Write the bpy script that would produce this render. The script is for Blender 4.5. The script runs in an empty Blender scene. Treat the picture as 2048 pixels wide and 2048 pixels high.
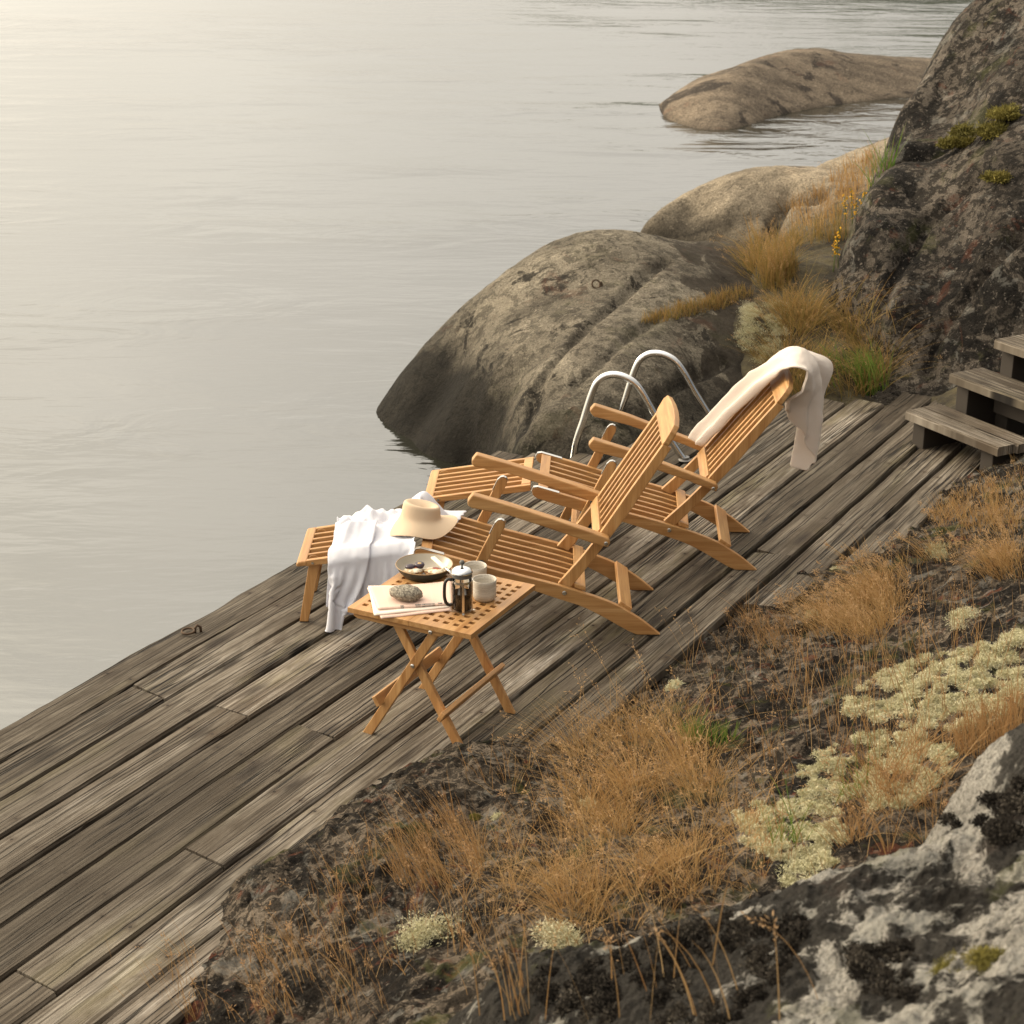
import bpy, bmesh, math, random
import numpy as np
from mathutils import Matrix, Vector

random.seed(7)
RNG = np.random.default_rng(11)
SC = bpy.context.scene
COL = SC.collection
PI = math.pi

# ------------------------------------------------------------------ camera
FPX, HALF = 3761.1, 1024.0                 # focal length and half width in photo pixels
ROT = np.array([[0.99996296, 0.00305978, 0.0080451],
                [-0.00860731, 0.35547289, 0.93464696],
                [0.0, 0.93468158, -0.35548606]])
CAMP = np.array([0.0, 0.0, 3.2497])
cam = bpy.data.cameras.new('camera')
camo = bpy.data.objects.new('camera', cam)
COL.objects.link(camo)
cam.sensor_width = 36.0
cam.lens = 36.0 * FPX / (2 * HALF)
cam.clip_start = 0.05
cam.clip_end = 6000
r_, u_, f_ = ROT
camo.matrix_world = Matrix(((r_[0], u_[0], -f_[0], 0), (r_[1], u_[1], -f_[1], 0), (r_[2], u_[2], -f_[2], CAMP[2]), (0, 0, 0, 1)))
cam.dof.use_dof = True
cam.dof.focus_distance = 7.7
cam.dof.aperture_fstop = 7.5
SC.camera = camo

# ------------------------------------------------------------------ sky and sun
SUN_AZ = math.radians(-64)                  # measured from +Y towards +X
SUN_EL = math.radians(24)
sdir = Vector((math.sin(SUN_AZ) * math.cos(SUN_EL), math.cos(SUN_AZ) * math.cos(SUN_EL), math.sin(SUN_EL)))
world = bpy.data.worlds.new('World')
SC.world = world
world.use_nodes = True
wt = world.node_tree
wt.nodes.clear()
def wn(t, **k):
    n = wt.nodes.new(t)
    for a, b in k.items():
        setattr(n, a, b)
    return n
def wmath(op, a, b=None, clamp=False):
    n = wn('ShaderNodeMath', operation=op, use_clamp=clamp)
    for i, v in enumerate((a, b)):
        if v is None: continue
        if isinstance(v, (int, float)): n.inputs[i].default_value = v
        else: wt.links.new(v, n.inputs[i])
    return n.outputs[0]
sky = wn('ShaderNodeTexSky', sky_type='NISHITA', sun_disc=False)
sky.sun_elevation = SUN_EL
sky.sun_rotation = SUN_AZ
sky.dust_density = 4.0
tc = wn('ShaderNodeTexCoord')
nrm = wn('ShaderNodeVectorMath', operation='NORMALIZE')
wt.links.new(tc.outputs['Generated'], nrm.inputs[0])
dot = wn('ShaderNodeVectorMath', operation='DOT_PRODUCT')
wt.links.new(nrm.outputs[0], dot.inputs[0])
dot.inputs[1].default_value = sdir
d01 = wmath('MAXIMUM', dot.outputs['Value'], 0.0)
sxyz = wn('ShaderNodeSeparateXYZ')
wt.links.new(nrm.outputs[0], sxyz.inputs[0])
cmap = wn('ShaderNodeMapping')
cmap.inputs['Scale'].default_value = (1.6, 1.6, 5.0)
wt.links.new(nrm.outputs[0], cmap.inputs['Vector'])
cn = wn('ShaderNodeTexNoise')
cn.inputs['Scale'].default_value = 1.7
cn.inputs['Detail'].default_value = 5
cn.inputs['Roughness'].default_value = 0.5
wt.links.new(cmap.outputs[0], cn.inputs['Vector'])
# overcast layer: broad glow round the veiled sun, a wide bright side, dull behind
wide = wmath('POWER', wmath('ADD', wmath('MULTIPLY', dot.outputs['Value'], 0.5), 0.5), 1.75)
glow = wmath('POWER', d01, 18.0)
base = wmath('ADD', wmath('MULTIPLY', wide, 18.5), 0.8)
base = wmath('ADD', base, wmath('MULTIPLY', glow, 0.6))
clo = wmath('ADD', wmath('MULTIPLY', cn.outputs['Fac'], 0.7), 0.64)
base = wmath('MULTIPLY', base, clo)
# an overcast sky is darker towards the horizon
base = wmath('MULTIPLY', base, wmath('ADD', wmath('MULTIPLY', wmath('MAXIMUM', sxyz.outputs[2], 0.0), 0.72), 0.60))
tint = wn('ShaderNodeMix', data_type='RGBA')
wt.links.new(wmath('POWER', d01, 3.0), tint.inputs['Factor'])
tint.inputs['A'].default_value = (1.02, 0.955, 0.845, 1)
tint.inputs['B'].default_value = (1.06, 0.93, 0.68, 1)
scl = wn('ShaderNodeVectorMath', operation='SCALE')
wt.links.new(tint.outputs['Result'], scl.inputs[0])
wt.links.new(base, scl.inputs['Scale'])
mixs = wn('ShaderNodeMix', data_type='RGBA')
mixs.inputs['Factor'].default_value = 0.88
wt.links.new(sky.outputs[0], mixs.inputs['A'])
wt.links.new(scl.outputs[0], mixs.inputs['B'])
bg = wn('ShaderNodeBackground')
bg.inputs['Strength'].default_value = 0.14
wt.links.new(mixs.outputs['Result'], bg.inputs['Color'])
wo = wn('ShaderNodeOutputWorld')
wt.links.new(bg.outputs[0], wo.inputs['Surface'])

sun = bpy.data.lights.new('sun', 'SUN')
sun.energy = 2.5
sun.angle = math.radians(28)
sun.color = (1.0, 0.86, 0.66)
suno = bpy.data.objects.new('sun', sun)
COL.objects.link(suno)
suno.rotation_euler = sdir.to_track_quat('Z', 'Y').to_euler()

SC.view_settings.view_transform = 'Standard'
SC.view_settings.look = 'None'
SC.view_settings.exposure = 0.32
SC.view_settings.gamma = 1.0
SC.cycles.max_bounces = 6
SC.cycles.transparent_max_bounces = 8

SEA = -0.5

# ------------------------------------------------------------------ helpers: places
def ray(px, py):
    d = np.array([(px - HALF) / FPX, (HALF - py) / FPX, 1.0])
    return ROT.T @ d
def atZ(px, py, z):
    d = ray(px, py)
    return CAMP + d * ((z - CAMP[2]) / d[2])
def atY(px, py, Y):
    d = ray(px, py)
    return CAMP + d * (Y / d[1])

# ------------------------------------------------------------------ helpers: noise
GR = np.array([(1, 1, 0), (-1, 1, 0), (1, -1, 0), (-1, -1, 0), (1, 0, 1), (-1, 0, 1), (1, 0, -1), (-1, 0, -1),
               (0, 1, 1), (0, -1, 1), (0, 1, -1), (0, -1, -1), (1, 1, 0), (-1, 1, 0), (0, -1, 1), (0, -1, -1)], float)
def _h(ix, iy, iz):
    h = (ix.astype(np.int64) * 374761393 + iy.astype(np.int64) * 668265263 + iz.astype(np.int64) * 2147483647) & 0xffffffff
    h = ((h ^ (h >> 13)) * 1274126177) & 0xffffffff
    return (h ^ (h >> 16)) & 15
def perlin(P):
    P = np.asarray(P, float)
    F = np.floor(P)
    I = F.astype(np.int64)
    f = P - F
    w = f * f * f * (f * (f * 6 - 15) + 10)
    out = 0
    for a in (0, 1):
        wa = w[:, 0] if a else 1 - w[:, 0]
        for b in (0, 1):
            wb = w[:, 1] if b else 1 - w[:, 1]
            for c in (0, 1):
                wc = w[:, 2] if c else 1 - w[:, 2]
                g = GR[_h(I[:, 0] + a, I[:, 1] + b, I[:, 2] + c)]
                out = out + wa * wb * wc * ((f[:, 0] - a) * g[:, 0] + (f[:, 1] - b) * g[:, 1] + (f[:, 2] - c) * g[:, 2])
    return out
def fbm(P, s, o=4, rough=0.5, ridged=False):
    P = np.asarray(P, float) * s
    a, t, n = 1.0, 0, 0
    for k in range(o):
        v = perlin(P + 17.3 * k)
        if ridged: v = 0.5 - np.abs(v) * 1.6
        t = t + a * v
        n += a
        a *= rough
        P = P * 2.03
    return t / n

# ------------------------------------------------------------------ helpers: objects
def mesh_obj(name, V, F, m=None, parent=None, smooth=False, attrs=None, uvec=None):
    me = bpy.data.meshes.new(name)
    if isinstance(F, np.ndarray):
        V = np.asarray(V, np.float32)
        k = F.shape[1]
        me.vertices.add(len(V))
        me.vertices.foreach_set('co', V.ravel())
        me.loops.add(F.size)
        me.loops.foreach_set('vertex_index', F.astype(np.int32).ravel())
        me.polygons.add(len(F))
        me.polygons.foreach_set('loop_start', np.arange(len(F), dtype=np.int32) * k)
        me.update(calc_edges=True)
        me.validate()
    else:
        me.from_pydata([tuple(map(float, v)) for v in V], [], F)
        me.update()
    if smooth:
        me.polygons.foreach_set('use_smooth', np.ones(len(me.polygons), bool))
    for an, arr in (attrs or {}).items():
        arr = np.asarray(arr, np.float32)
        if arr.ndim == 1:
            at = me.attributes.new(an, 'FLOAT', 'POINT')
            at.data.foreach_set('value', arr)
        else:
            at = me.attributes.new(an, 'FLOAT_VECTOR', 'POINT')
            at.data.foreach_set('vector', arr.ravel())
    o = bpy.data.objects.new(name, me)
    COL.objects.link(o)
    if m: me.materials.append(m)
    if parent: o.parent = parent
    return o
def tag(o, label=None, cat=None, group=None, kind=None):
    if label: o['label'] = label
    if cat: o['category'] = cat
    if group: o['group'] = group
    if kind: o['kind'] = kind
    return o
def empty(name, loc=(0, 0, 0), rz=0.0):
    o = bpy.data.objects.new(name, None)
    o.empty_display_size = 0.1
    COL.objects.link(o)
    o.location = loc
    o.rotation_euler = (0, 0, rz)
    return o
class MB:
    """collects shapes, links them as ONE mesh object"""
    def __init__(s): s.V, s.F = [], []
    def add(s, V, F):
        n = len(s.V)
        s.V += [tuple(map(float, v)) for v in V]
        s.F += [tuple(i + n for i in f) for f in F]
        return s
    def box(s, c, h, ax=None):
        ax = ax or ((1, 0, 0), (0, 1, 0), (0, 0, 1))
        A = [np.array(a, float) / np.linalg.norm(a) for a in ax]
        V = [np.array(c, float) + A[0] * h[0] * i + A[1] * h[1] * j + A[2] * h[2] * k
             for i in (-1, 1) for j in (-1, 1) for k in (-1, 1)]
        return s.add(V, [(0, 1, 3, 2), (4, 6, 7, 5), (0, 4, 5, 1), (2, 3, 7, 6), (0, 2, 6, 4), (1, 5, 7, 3)])
    def beam(s, p, q, w, t, up=(0, 0, 1)):
        """bar from p to q; w across `side`, t along up"""
        p, q = np.array(p, float), np.array(q, float)
        d = q - p; L = np.linalg.norm(d); d /= L
        sd = np.cross(d, up); sd /= np.linalg.norm(sd)
        u2 = np.cross(sd, d)
        return s.box((p + q) / 2, (L / 2, w / 2, t / 2), (d, sd, u2))
    def prism(s, prof, y0, y1, f=None):
        """outline in (x,z) swept along y"""
        n = len(prof)
        f = f or (lambda a, y, b: (a, y, b))
        V = [f(a, y0, b) for a, b in prof] + [f(a, y1, b) for a, b in prof]
        F = [tuple(range(n)), tuple(range(2 * n - 1, n - 1, -1))]
        F += [(i, i + n, (i + 1) % n + n, (i + 1) % n) for i in range(n)]
        return s.add(V, F)
    def tube(s, pts, r, seg=12, cap=True):
        pts = [np.array(p, float) for p in pts]
        n = len(pts)
        rr = r if hasattr(r, '__len__') else [r] * n
        V = []; prev = None
        for i, p in enumerate(pts):
            t = pts[min(i + 1, n - 1)] - pts[max(i - 1, 0)]
            t = t / np.linalg.norm(t)
            if prev is None:
                a = np.array((0, 0, 1.0)) if abs(t[2]) < .9 else np.array((1.0, 0, 0))
            else: a = prev
            a = a - t * (a @ t); a /= np.linalg.norm(a); prev = a
            b = np.cross(t, a)
            V += [p + rr[i] * (a * math.cos(2 * PI * k / seg) + b * math.sin(2 * PI * k / seg)) for k in range(seg)]
        F = []
        for i in range(n - 1):
            for k in range(seg):
                k2 = (k + 1) % seg
                F.append((i * seg + k, i * seg + k2, (i + 1) * seg + k2, (i + 1) * seg + k))
        if cap:
            F += [tuple(range(seg - 1, -1, -1)), tuple(range((n - 1) * seg, n * seg))]
        return s.add(V, F)
    def lathe(s, prof, c=(0, 0, 0), seg=40):
        n = len(prof); V = []
        for a in range(seg):
            t = 2 * PI * a / seg
            V += [(c[0] + r * math.cos(t), c[1] + r * math.sin(t), c[2] + z) for r, z in prof]
        F = []
        for a in range(seg):
            b = (a + 1) % seg
            for i in range(n - 1):
                F.append((a * n + i, b * n + i, b * n + i + 1, a * n + i + 1))
        return s.add(V, F)
    def disc(s, c, nrm_, r, h, seg=12):
        c, nn = np.array(c, float), np.array(nrm_, float)
        nn /= np.linalg.norm(nn)
        return s.tube([c, c + nn * h], r, seg)
    def build(s, name, m, parent=None, bevel=0, smooth=False, seg=2, weld=False):
        o = mesh_obj(name, s.V, s.F, m, parent, smooth)
        if weld:
            bm = bmesh.new(); bm.from_mesh(o.data)
            bmesh.ops.remove_doubles(bm, verts=bm.verts, dist=1e-5)
            bmesh.ops.recalc_face_normals(bm, faces=bm.faces)
            bm.to_mesh(o.data); bm.free()
        else:
            bm = bmesh.new(); bm.from_mesh(o.data)
            bmesh.ops.recalc_face_normals(bm, faces=bm.faces)
            bm.to_mesh(o.data); bm.free()
        if bevel:
            b = o.modifiers.new('bevel', 'BEVEL')
            b.width = bevel; b.segments = seg; b.limit_method = 'ANGLE'; b.angle_limit = math.radians(40)
            b.harden_normals = False
        return o
def smooth_line(pts, n=6):
    """Catmull-Rom through 2-d or 3-d points"""
    P = [np.array(p, float) for p in pts]
    P = [2 * P[0] - P[1]] + P + [2 * P[-1] - P[-2]]
    out = []
    for i in range(1, len(P) - 2):
        a, b, c, d = P[i - 1:i + 3]
        for k in range(n):
            t = k / n
            out.append(0.5 * (2 * b + (c - a) * t + (2 * a - 5 * b + 4 * c - d) * t * t + (3 * b - a - 3 * c + d) * t ** 3))
    out.append(P[-2])
    return out

# ------------------------------------------------------------------ helpers: materials
class Mat:
    def __init__(s, name, rough=0.6):
        s.m = bpy.data.materials.new(name)
        s.m.use_nodes = True
        s.t = s.m.node_tree
        s.b = s.t.nodes['Principled BSDF']
        s.b.inputs['Roughness'].default_value = rough
        s.out = s.t.nodes['Material Output']
        s.co = None
    def n(s, t, **k):
        x = s.t.nodes.new(t)
        for a, b in k.items(): setattr(x, a, b)
        return x
    def link(s, a, b): s.t.links.new(a, b)
    def put(s, sock, v):
        if isinstance(v, (int, float)): sock.default_value = v
        elif isinstance(v, (tuple, list)):
            sock.default_value = tuple(v) + (1,) if len(v) == 3 and len(sock.default_value) == 4 else v
        else: s.link(v, sock)
    def set(s, name, v): s.put(s.b.inputs[name], v); return s
    def obj(s):
        if not s.co: s.co = s.n('ShaderNodeTexCoord')
        return s.co.outputs['Object']
    def attr(s, name, out='Vector'):
        a = s.n('ShaderNodeAttribute'); a.attribute_name = name
        return a.outputs[out]
    def map(s, v, sc=(1, 1, 1), loc=(0, 0, 0), rot=(0, 0, 0)):
        m = s.n('ShaderNodeMapping')
        m.inputs['Scale'].default_value = sc; m.inputs['Location'].default_value = loc; m.inputs['Rotation'].default_value = rot
        s.link(v, m.inputs['Vector'])
        return m.outputs[0]
    def noise(s, v, sc, det=6, ro=0.55, dist=0.0, out='Fac'):
        x = s.n('ShaderNodeTexNoise')
        s.link(v, x.inputs['Vector'])
        x.inputs['Scale'].default_value = sc; x.inputs['Detail'].default_value = det
        x.inputs['Roughness'].default_value = ro; x.inputs['Distortion'].default_value = dist
        return x.outputs[out]
    def vor(s, v, sc, feat='F1', rnd=1.0):
        x = s.n('ShaderNodeTexVoronoi', feature=feat)
        s.link(v, x.inputs['Vector']); x.inputs['Scale'].default_value = sc
        x.inputs['Randomness'].default_value = rnd
        return x.outputs['Distance']
    def math(s, op, a, b=None, clamp=False):
        x = s.n('ShaderNodeMath', operation=op, use_clamp=clamp)
        s.put(x.inputs[0], a)
        if b is not None: s.put(x.inputs[1], b)
        return x.outputs[0]
    def ramp(s, f, st, interp='LINEAR'):
        x = s.n('ShaderNodeValToRGB'); s.link(f, x.inputs[0])
        e = x.color_ramp.elements; x.color_ramp.interpolation = interp
        while len(e) < len(st): e.new(0.5)
        for i, (p, c) in enumerate(st):
            e[i].position = p
            e[i].color = (c, c, c, 1) if isinstance(c, (int, float)) else tuple(c) + (1,)
        return x.outputs['Color']
    def mix(s, f, a, b, mode='MIX'):
        x = s.n('ShaderNodeMix', data_type='RGBA', blend_type=mode)
        s.put(x.inputs['Factor'], f)
        s.put(x.inputs['A'], a); s.put(x.inputs['B'], b)
        return x.outputs['Result']
    def bump(s, h, st=0.5, d=0.01, prev=None):
        x = s.n('ShaderNodeBump')
        x.inputs['Strength'].default_value = st; x.inputs['Distance'].default_value = d
        s.link(h, x.inputs['Height'])
        if prev: s.link(prev, x.inputs['Normal'])
        s.link(x.outputs[0], s.b.inputs['Normal'])
        return x.outputs[0]
def plain(name, col, rough=0.5, metal=0.0, **kw):
    m = Mat(name, rough)
    m.set('Base Color', col); m.set('Metallic', metal)
    for k, v in kw.items(): m.set(k, v)
    return m.m
# ------------------------------------------------------------------ rock materials
def rock_mat(name, light, mid, dark, light_amt=0.5, dark_amt=0.5, rust=0.0, crust=0.5, scale=1.0, wet=None, streak=None, pale=0.0, moss=0.0, bump=1.0, colony=None):
    M = Mat(name, 0.88)
    v = M.obj()
    n1 = M.noise(v, 1.3 * scale, 7, 0.6, 0.4)
    c = M.mix(M.ramp(n1, [(0.5 - 0.22, 1 if light_amt > .99 else 1), (0.5 - 0.22 + 0.4 * (1 - light_amt) + .05, 0)]), light, mid) if False else \
        M.mix(M.ramp(n1, [(0.36 + 0.3 * (0.5 - light_amt), 0), (0.62 + 0.3 * (0.5 - light_amt), 1)]), mid, light)
    if streak:
        # long mineral bands following the foliation of the granite
        sv = M.map(v, streak[0], rot=streak[1])
        ns = M.noise(sv, 1.0, 8, 0.62, 0.6)
        c = M.mix(M.math('MULTIPLY', M.ramp(ns, [(0.40, 1), (0.58, 0)]), 0.5), c, dark)
        ns2 = M.noise(sv, 3.3, 6, 0.6, 0.3)
        c = M.mix(M.math('MULTIPLY', M.ramp(ns2, [(0.56, 0), (0.68, 1)]), 0.35), c, light)
    n2 = M.noise(v, 3.1 * scale, 9, 0.68, 0.8)
    dm = M.ramp(n2, [(0.62 - 0.21 * dark_amt, 0), (0.655 - 0.21 * dark_amt, 1)])
    c = M.mix(M.math('MULTIPLY', dm, 0.9), c, dark)
    # crusty lichen rosettes, fine
    n3 = M.noise(v, 16 * scale, 8, 0.7, 0.5)
    c = M.mix(M.math('MULTIPLY', M.ramp(n3, [(0.565 - .1 * crust, 0), (0.59 - .1 * crust, 1)]), 0.75 * min(1, crust * 1.4)), c, tuple(.55 * a for a in dark))
    n4 = M.noise(v, 34 * scale, 5, 0.65)
    c = M.mix(M.math('MULTIPLY', M.ramp(n4, [(0.61, 0), (0.63, 1)]), 0.5), c, tuple(min(1, a * 1.12 + .02) for a in light))
    # grain of the stone
    pit = M.vor(M.map(v, (1, 1, 1.3)), 26 * scale)
    c = M.mix(M.math('MULTIPLY', M.ramp(pit, [(.14, 1), (.19, 0)]), .45 * M.noise(v, 2.0, 3).node.inputs[4].default_value * 2 if 0 else .4), c, tuple(.6 * a for a in dark))
    ng = M.noise(v, 110 * scale, 4, 0.75)
    c = M.mix(0.8, c, M.ramp(ng, [(0.28, 0.12), (0.5, 0.5), (0.72, 0.92)]), 'OVERLAY')
    if colony:
        # black crust lichen overgrowing one end of the rock
        xs = M.n('ShaderNodeSeparateXYZ'); M.link(v, xs.inputs[0])
        k = M.math('ADD', M.math('MULTIPLY', M.math('SUBTRACT', colony[0], xs.outputs[0]), colony[1]), M.math('MULTIPLY', M.math('SUBTRACT', M.noise(v, 3.4, 9, .68, .6), .5), 3.2))
        c = M.mix(M.ramp(k, [(.02, 0), (.12, colony[3])]), c, colony[2])
    if rust:
        n5 = M.noise(M.map(v, (1, 1, 1), (7, 3, 1)), 4.5 * scale, 9, 0.72, 0.6)
        c = M.mix(M.math('MULTIPLY', M.ramp(n5, [(0.585, 0), (0.64, 1)]), rust), c, (0.17, 0.055, 0.028))
    if pale:
        n6 = M.noise(M.map(v, (1, 1, 1), (3, 9, 4)), 5.0 * scale, 9, 0.7, 0.5)
        c = M.mix(M.math('MULTIPLY', M.ramp(n6, [(0.57, 0), (0.62, 1)]), pale), c, (0.42, 0.40, 0.35))
    if moss:
        n7 = M.noise(M.map(v, (1, 1, 1), (1, 5, 8)), 2.6 * scale, 8, 0.7, 0.4)
        c = M.mix(M.math('MULTIPLY', M.ramp(n7, [(0.56, 0), (0.63, 1)]), moss), c, (0.095, 0.10, 0.03))
    if wet:
        # black band of algae above the waterline
        xyz = M.n('ShaderNodeSeparateXYZ'); M.link(v, xyz.inputs[0])
        hz = M.math('ADD', xyz.outputs[2], M.math('MULTIPLY', M.math('SUBTRACT', M.noise(v, 2.2, 6, .6), .5), wet[2]))
        x = M.n('ShaderNodeMapRange'); M.link(hz, x.inputs[0])
        x.inputs[1].default_value = wet[0]; x.inputs[2].default_value = wet[1]; x.inputs[3].default_value = 1; x.inputs[4].default_value = 0
        c = M.mix(M.math('MULTIPLY', x.outputs[0], 0.93), c, (0.008, 0.007, 0.0055))
    M.set('Base Color', c)
    h1 = M.noise(v, 14 * scale, 8, 0.68, 0.4)
    h2 = M.noise(v, 70 * scale, 5, 0.7)
    b1 = M.bump(h1, 0.75 * bump, 0.05)
    M.bump(M.math('ADD', h2, M.math('MULTIPLY', n3, 1.4)), 0.8 * bump, 0.014, b1)
    M.set('Specular IOR Level', 0.14)
    return M.m

# ------------------------------------------------------------------ height fields
class Field:
    """terrain surface through world control points (thin-plate spline) with rock relief"""
    def __init__(s, ctrl, x0, x1, y0, y1, step, relief, lam=1e-3, floor=-1.4, cracks=()):
        C = np.array(ctrl, float)
        s.x0, s.y0, s.step = x0, y0, step
        s.nx, s.ny = int((x1 - x0) / step) + 1, int((y1 - y0) / step) + 1
        n = len(C)
        def K(r2): return np.where(r2 > 0, 0.5 * r2 * np.log(r2 + 1e-12), 0)
        D = ((C[:, None, :2] - C[None, :, :2]) ** 2).sum(-1)
        A = np.zeros((n + 3, n + 3))
        A[:n, :n] = K(D) + lam * np.eye(n)
        Pm = np.c_[np.ones(n), C[:, :2]]
        A[:n, n:] = Pm; A[n:, :n] = Pm.T
        w = np.linalg.solve(A, np.r_[C[:, 2], 0, 0, 0])
        gx, gy = np.meshgrid(x0 + step * np.arange(s.nx), y0 + step * np.arange(s.ny))
        G = np.c_[gx.ravel(), gy.ravel()]
        Z = np.empty(len(G))
        for i in range(0, len(G), 40000):
            g = G[i:i + 40000]
            d = ((g[:, None, :] - C[None, :, :2]) ** 2).sum(-1)
            Z[i:i + 40000] = K(d) @ w[:n] + np.c_[np.ones(len(g)), g] @ w[n:]
        P = np.c_[G, Z * .8]
        for (sc, oc, amp, rid) in relief:
            Z = Z + amp * fbm(P, sc, oc, 0.55, rid)
        for line, wd, dep in cracks:
            L = np.array(line)[:, :2]
            wob = 0.06 * fbm(P, 2.5, 3)
            best = np.full(len(G), 1e9)
            for a, b in zip(L[:-1], L[1:]):
                ab = b - a
                t = np.clip(((G - a) @ ab) / (ab @ ab), 0, 1)
                dd = np.hypot(*(G - a - t[:, None] * ab).T)
                best = np.minimum(best, dd)
            Z = Z - dep * np.exp(-((best + wob * .5) / wd) ** 2)
        s.Z = np.maximum(Z, floor).reshape(s.ny, s.nx)
        s.G = G
    def h(s, X, Y):
        fx = np.clip((np.asarray(X) - s.x0) / s.step, 0, s.nx - 1.001)
        fy = np.clip((np.asarray(Y) - s.y0) / s.step, 0, s.ny - 1.001)
        i, j = fx.astype(int), fy.astype(int)
        a, b = fx - i, fy - j
        Z = s.Z
        z = Z[j, i] * (1 - a) * (1 - b) + Z[j, i + 1] * a * (1 - b) + Z[j + 1, i] * (1 - a) * b + Z[j + 1, i + 1] * a * b
        out = (np.asarray(X) < s.x0) | (np.asarray(X) > s.x0 + s.step * (s.nx - 1)) | (np.asarray(Y) < s.y0) | (np.asarray(Y) > s.y0 + s.step * (s.ny - 1))
        return np.where(out, -5, z)
    def build(s, name, m, cut=-1.2, keep=None):
        V = np.c_[s.G, s.Z.ravel()]
        idx = np.arange(s.nx * s.ny).reshape(s.ny, s.nx)
        F = np.stack([idx[:-1, :-1], idx[:-1, 1:], idx[1:, 1:], idx[1:, :-1]], -1).reshape(-1, 4)
        ok = V[F][:, :, 2].max(1) > cut
        if keep is not None: ok &= keep(V[F].mean(1))
        F = F[ok]
        u, inv = np.unique(F, return_inverse=True)
        return mesh_obj(name, V[u], inv.reshape(-1, 4), m, smooth=True)
def hit(px, py, fields, y0=1.0, y1=40.0, n=900):
    """first place where the sight line of a photo pixel meets a surface"""
    px, py = np.atleast_1d(px).astype(float), np.atleast_1d(py).astype(float)
    D = np.c_[(px - HALF) / FPX, (HALF - py) / FPX, np.ones(len(px))] @ ROT
    T = np.geomspace(y0, y1, n)
    res = np.full((len(px), 3), np.nan)
    done = np.zeros(len(px), bool)
    for q, t in enumerate(T):
        P = CAMP + D * (t / D[:, 1:2])
        H = np.max([f.h(P[:, 0], P[:, 1]) for f in fields], 0)
        new = (~done) & (P[:, 2] < H)
        if new.any():
            k = np.where(new)[0]
            lo, hi = np.full(len(k), T[max(q - 1, 0)]), np.full(len(k), t)
            for _ in range(9):
                md = (lo + hi) / 2
                Pm = CAMP + D[k] * (md / D[k, 1])[:, None]
                un = Pm[:, 2] < np.max([f.h(Pm[:, 0], Pm[:, 1]) for f in fields], 0)
                hi = np.where(un, md, hi); lo = np.where(un, lo, md)
            Pm = CAMP + D[k] * (hi / D[k, 1])[:, None]
            res[k] = np.c_[Pm[:, 0], Pm[:, 1], np.max([f.h(Pm[:, 0], Pm[:, 1]) for f in fields], 0)]
        done |= new
        if done.all(): break
    return res[done]

# ------------------------------------------------------------------ water
M = Mat('water_mat', 0.03)
M.set('Base Color', (0.016, 0.016, 0.010)); M.set('IOR', 2.65); M.set('Roughness', .06)
v = M.obj()
calm = M.ramp(M.noise(M.map(v, (0.10, 0.22, 1)), 1.0, 3, 0.5), [(0.42, 0.05), (0.64, 1.0)])
big = M.noise(M.map(v, (0.85, 1.7, 1), rot=(0, 0, .22)), 1.0, 4, 0.5, 1.1)
big = M.math('MULTIPLY', big, M.ramp(M.noise(M.map(v, (0.16, 0.30, 1), (3, 1, 0)), 1.0, 3, 0.5), [(0.44, 0.06), (0.60, 1.0)]))
small = M.noise(M.map(v, (2.2, 5.5, 1), rot=(0, 0, -.18)), 1.0, 4, 0.55, 0.5)
far = M.noise(M.map(v, (0.30, 1.0, 1)), 1.0, 5, 0.6, 0.2)
b0 = M.bump(big, 0.30, 0.12)
b1 = M.bump(M.math('MULTIPLY', small, calm), 0.12, 0.028, b0)
M.bump(far, 0.13, 0.14, b1)
WATER = M.m
tag(mesh_obj('water', [(-2500, -30, SEA), (2500, -30, SEA), (2500, 4000, SEA), (-2500, 4000, SEA)], [(0, 1, 2, 3)], WATER), kind='structure')

# the wooded shore across the bay: seen only as dark flecks mirrored in the far ripples
M = Mat('far_forest_mat', 0.9)
M.set('Base Color', M.mix(M.noise(M.obj(), 0.05, 5), (0.02, 0.03, 0.016), (0.05, 0.06, 0.03)))
hx = np.linspace(-10, 420, 200); hy = np.array([0, 25, 60, 110, 160.])
HV = []
for j, yy in enumerate(hy):
    prof = [0, .75, 1, .8, 0][j]
    hh = prof * (30 + 7 * fbm(np.c_[hx, hx * 0 + j * 3, hx * 0], 0.02, 3) + 5 * fbm(np.c_[hx, hx * 0 + j, hx * 0], .25, 2)) * np.clip((hx + 10) / 70, 0, 1)
    HV += [(a, 300 + yy, SEA - .5 + b) for a, b in zip(hx, hh)]
HV = np.array(HV); idx = np.arange(len(HV)).reshape(5, 200)
HF = np.stack([idx[:-1, :-1], idx[:-1, 1:], idx[1:, 1:], idx[1:, :-1]], -1).reshape(-1, 4)
tag(mesh_obj('hills', HV, HF, M.m, smooth=True), kind='structure')

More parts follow.
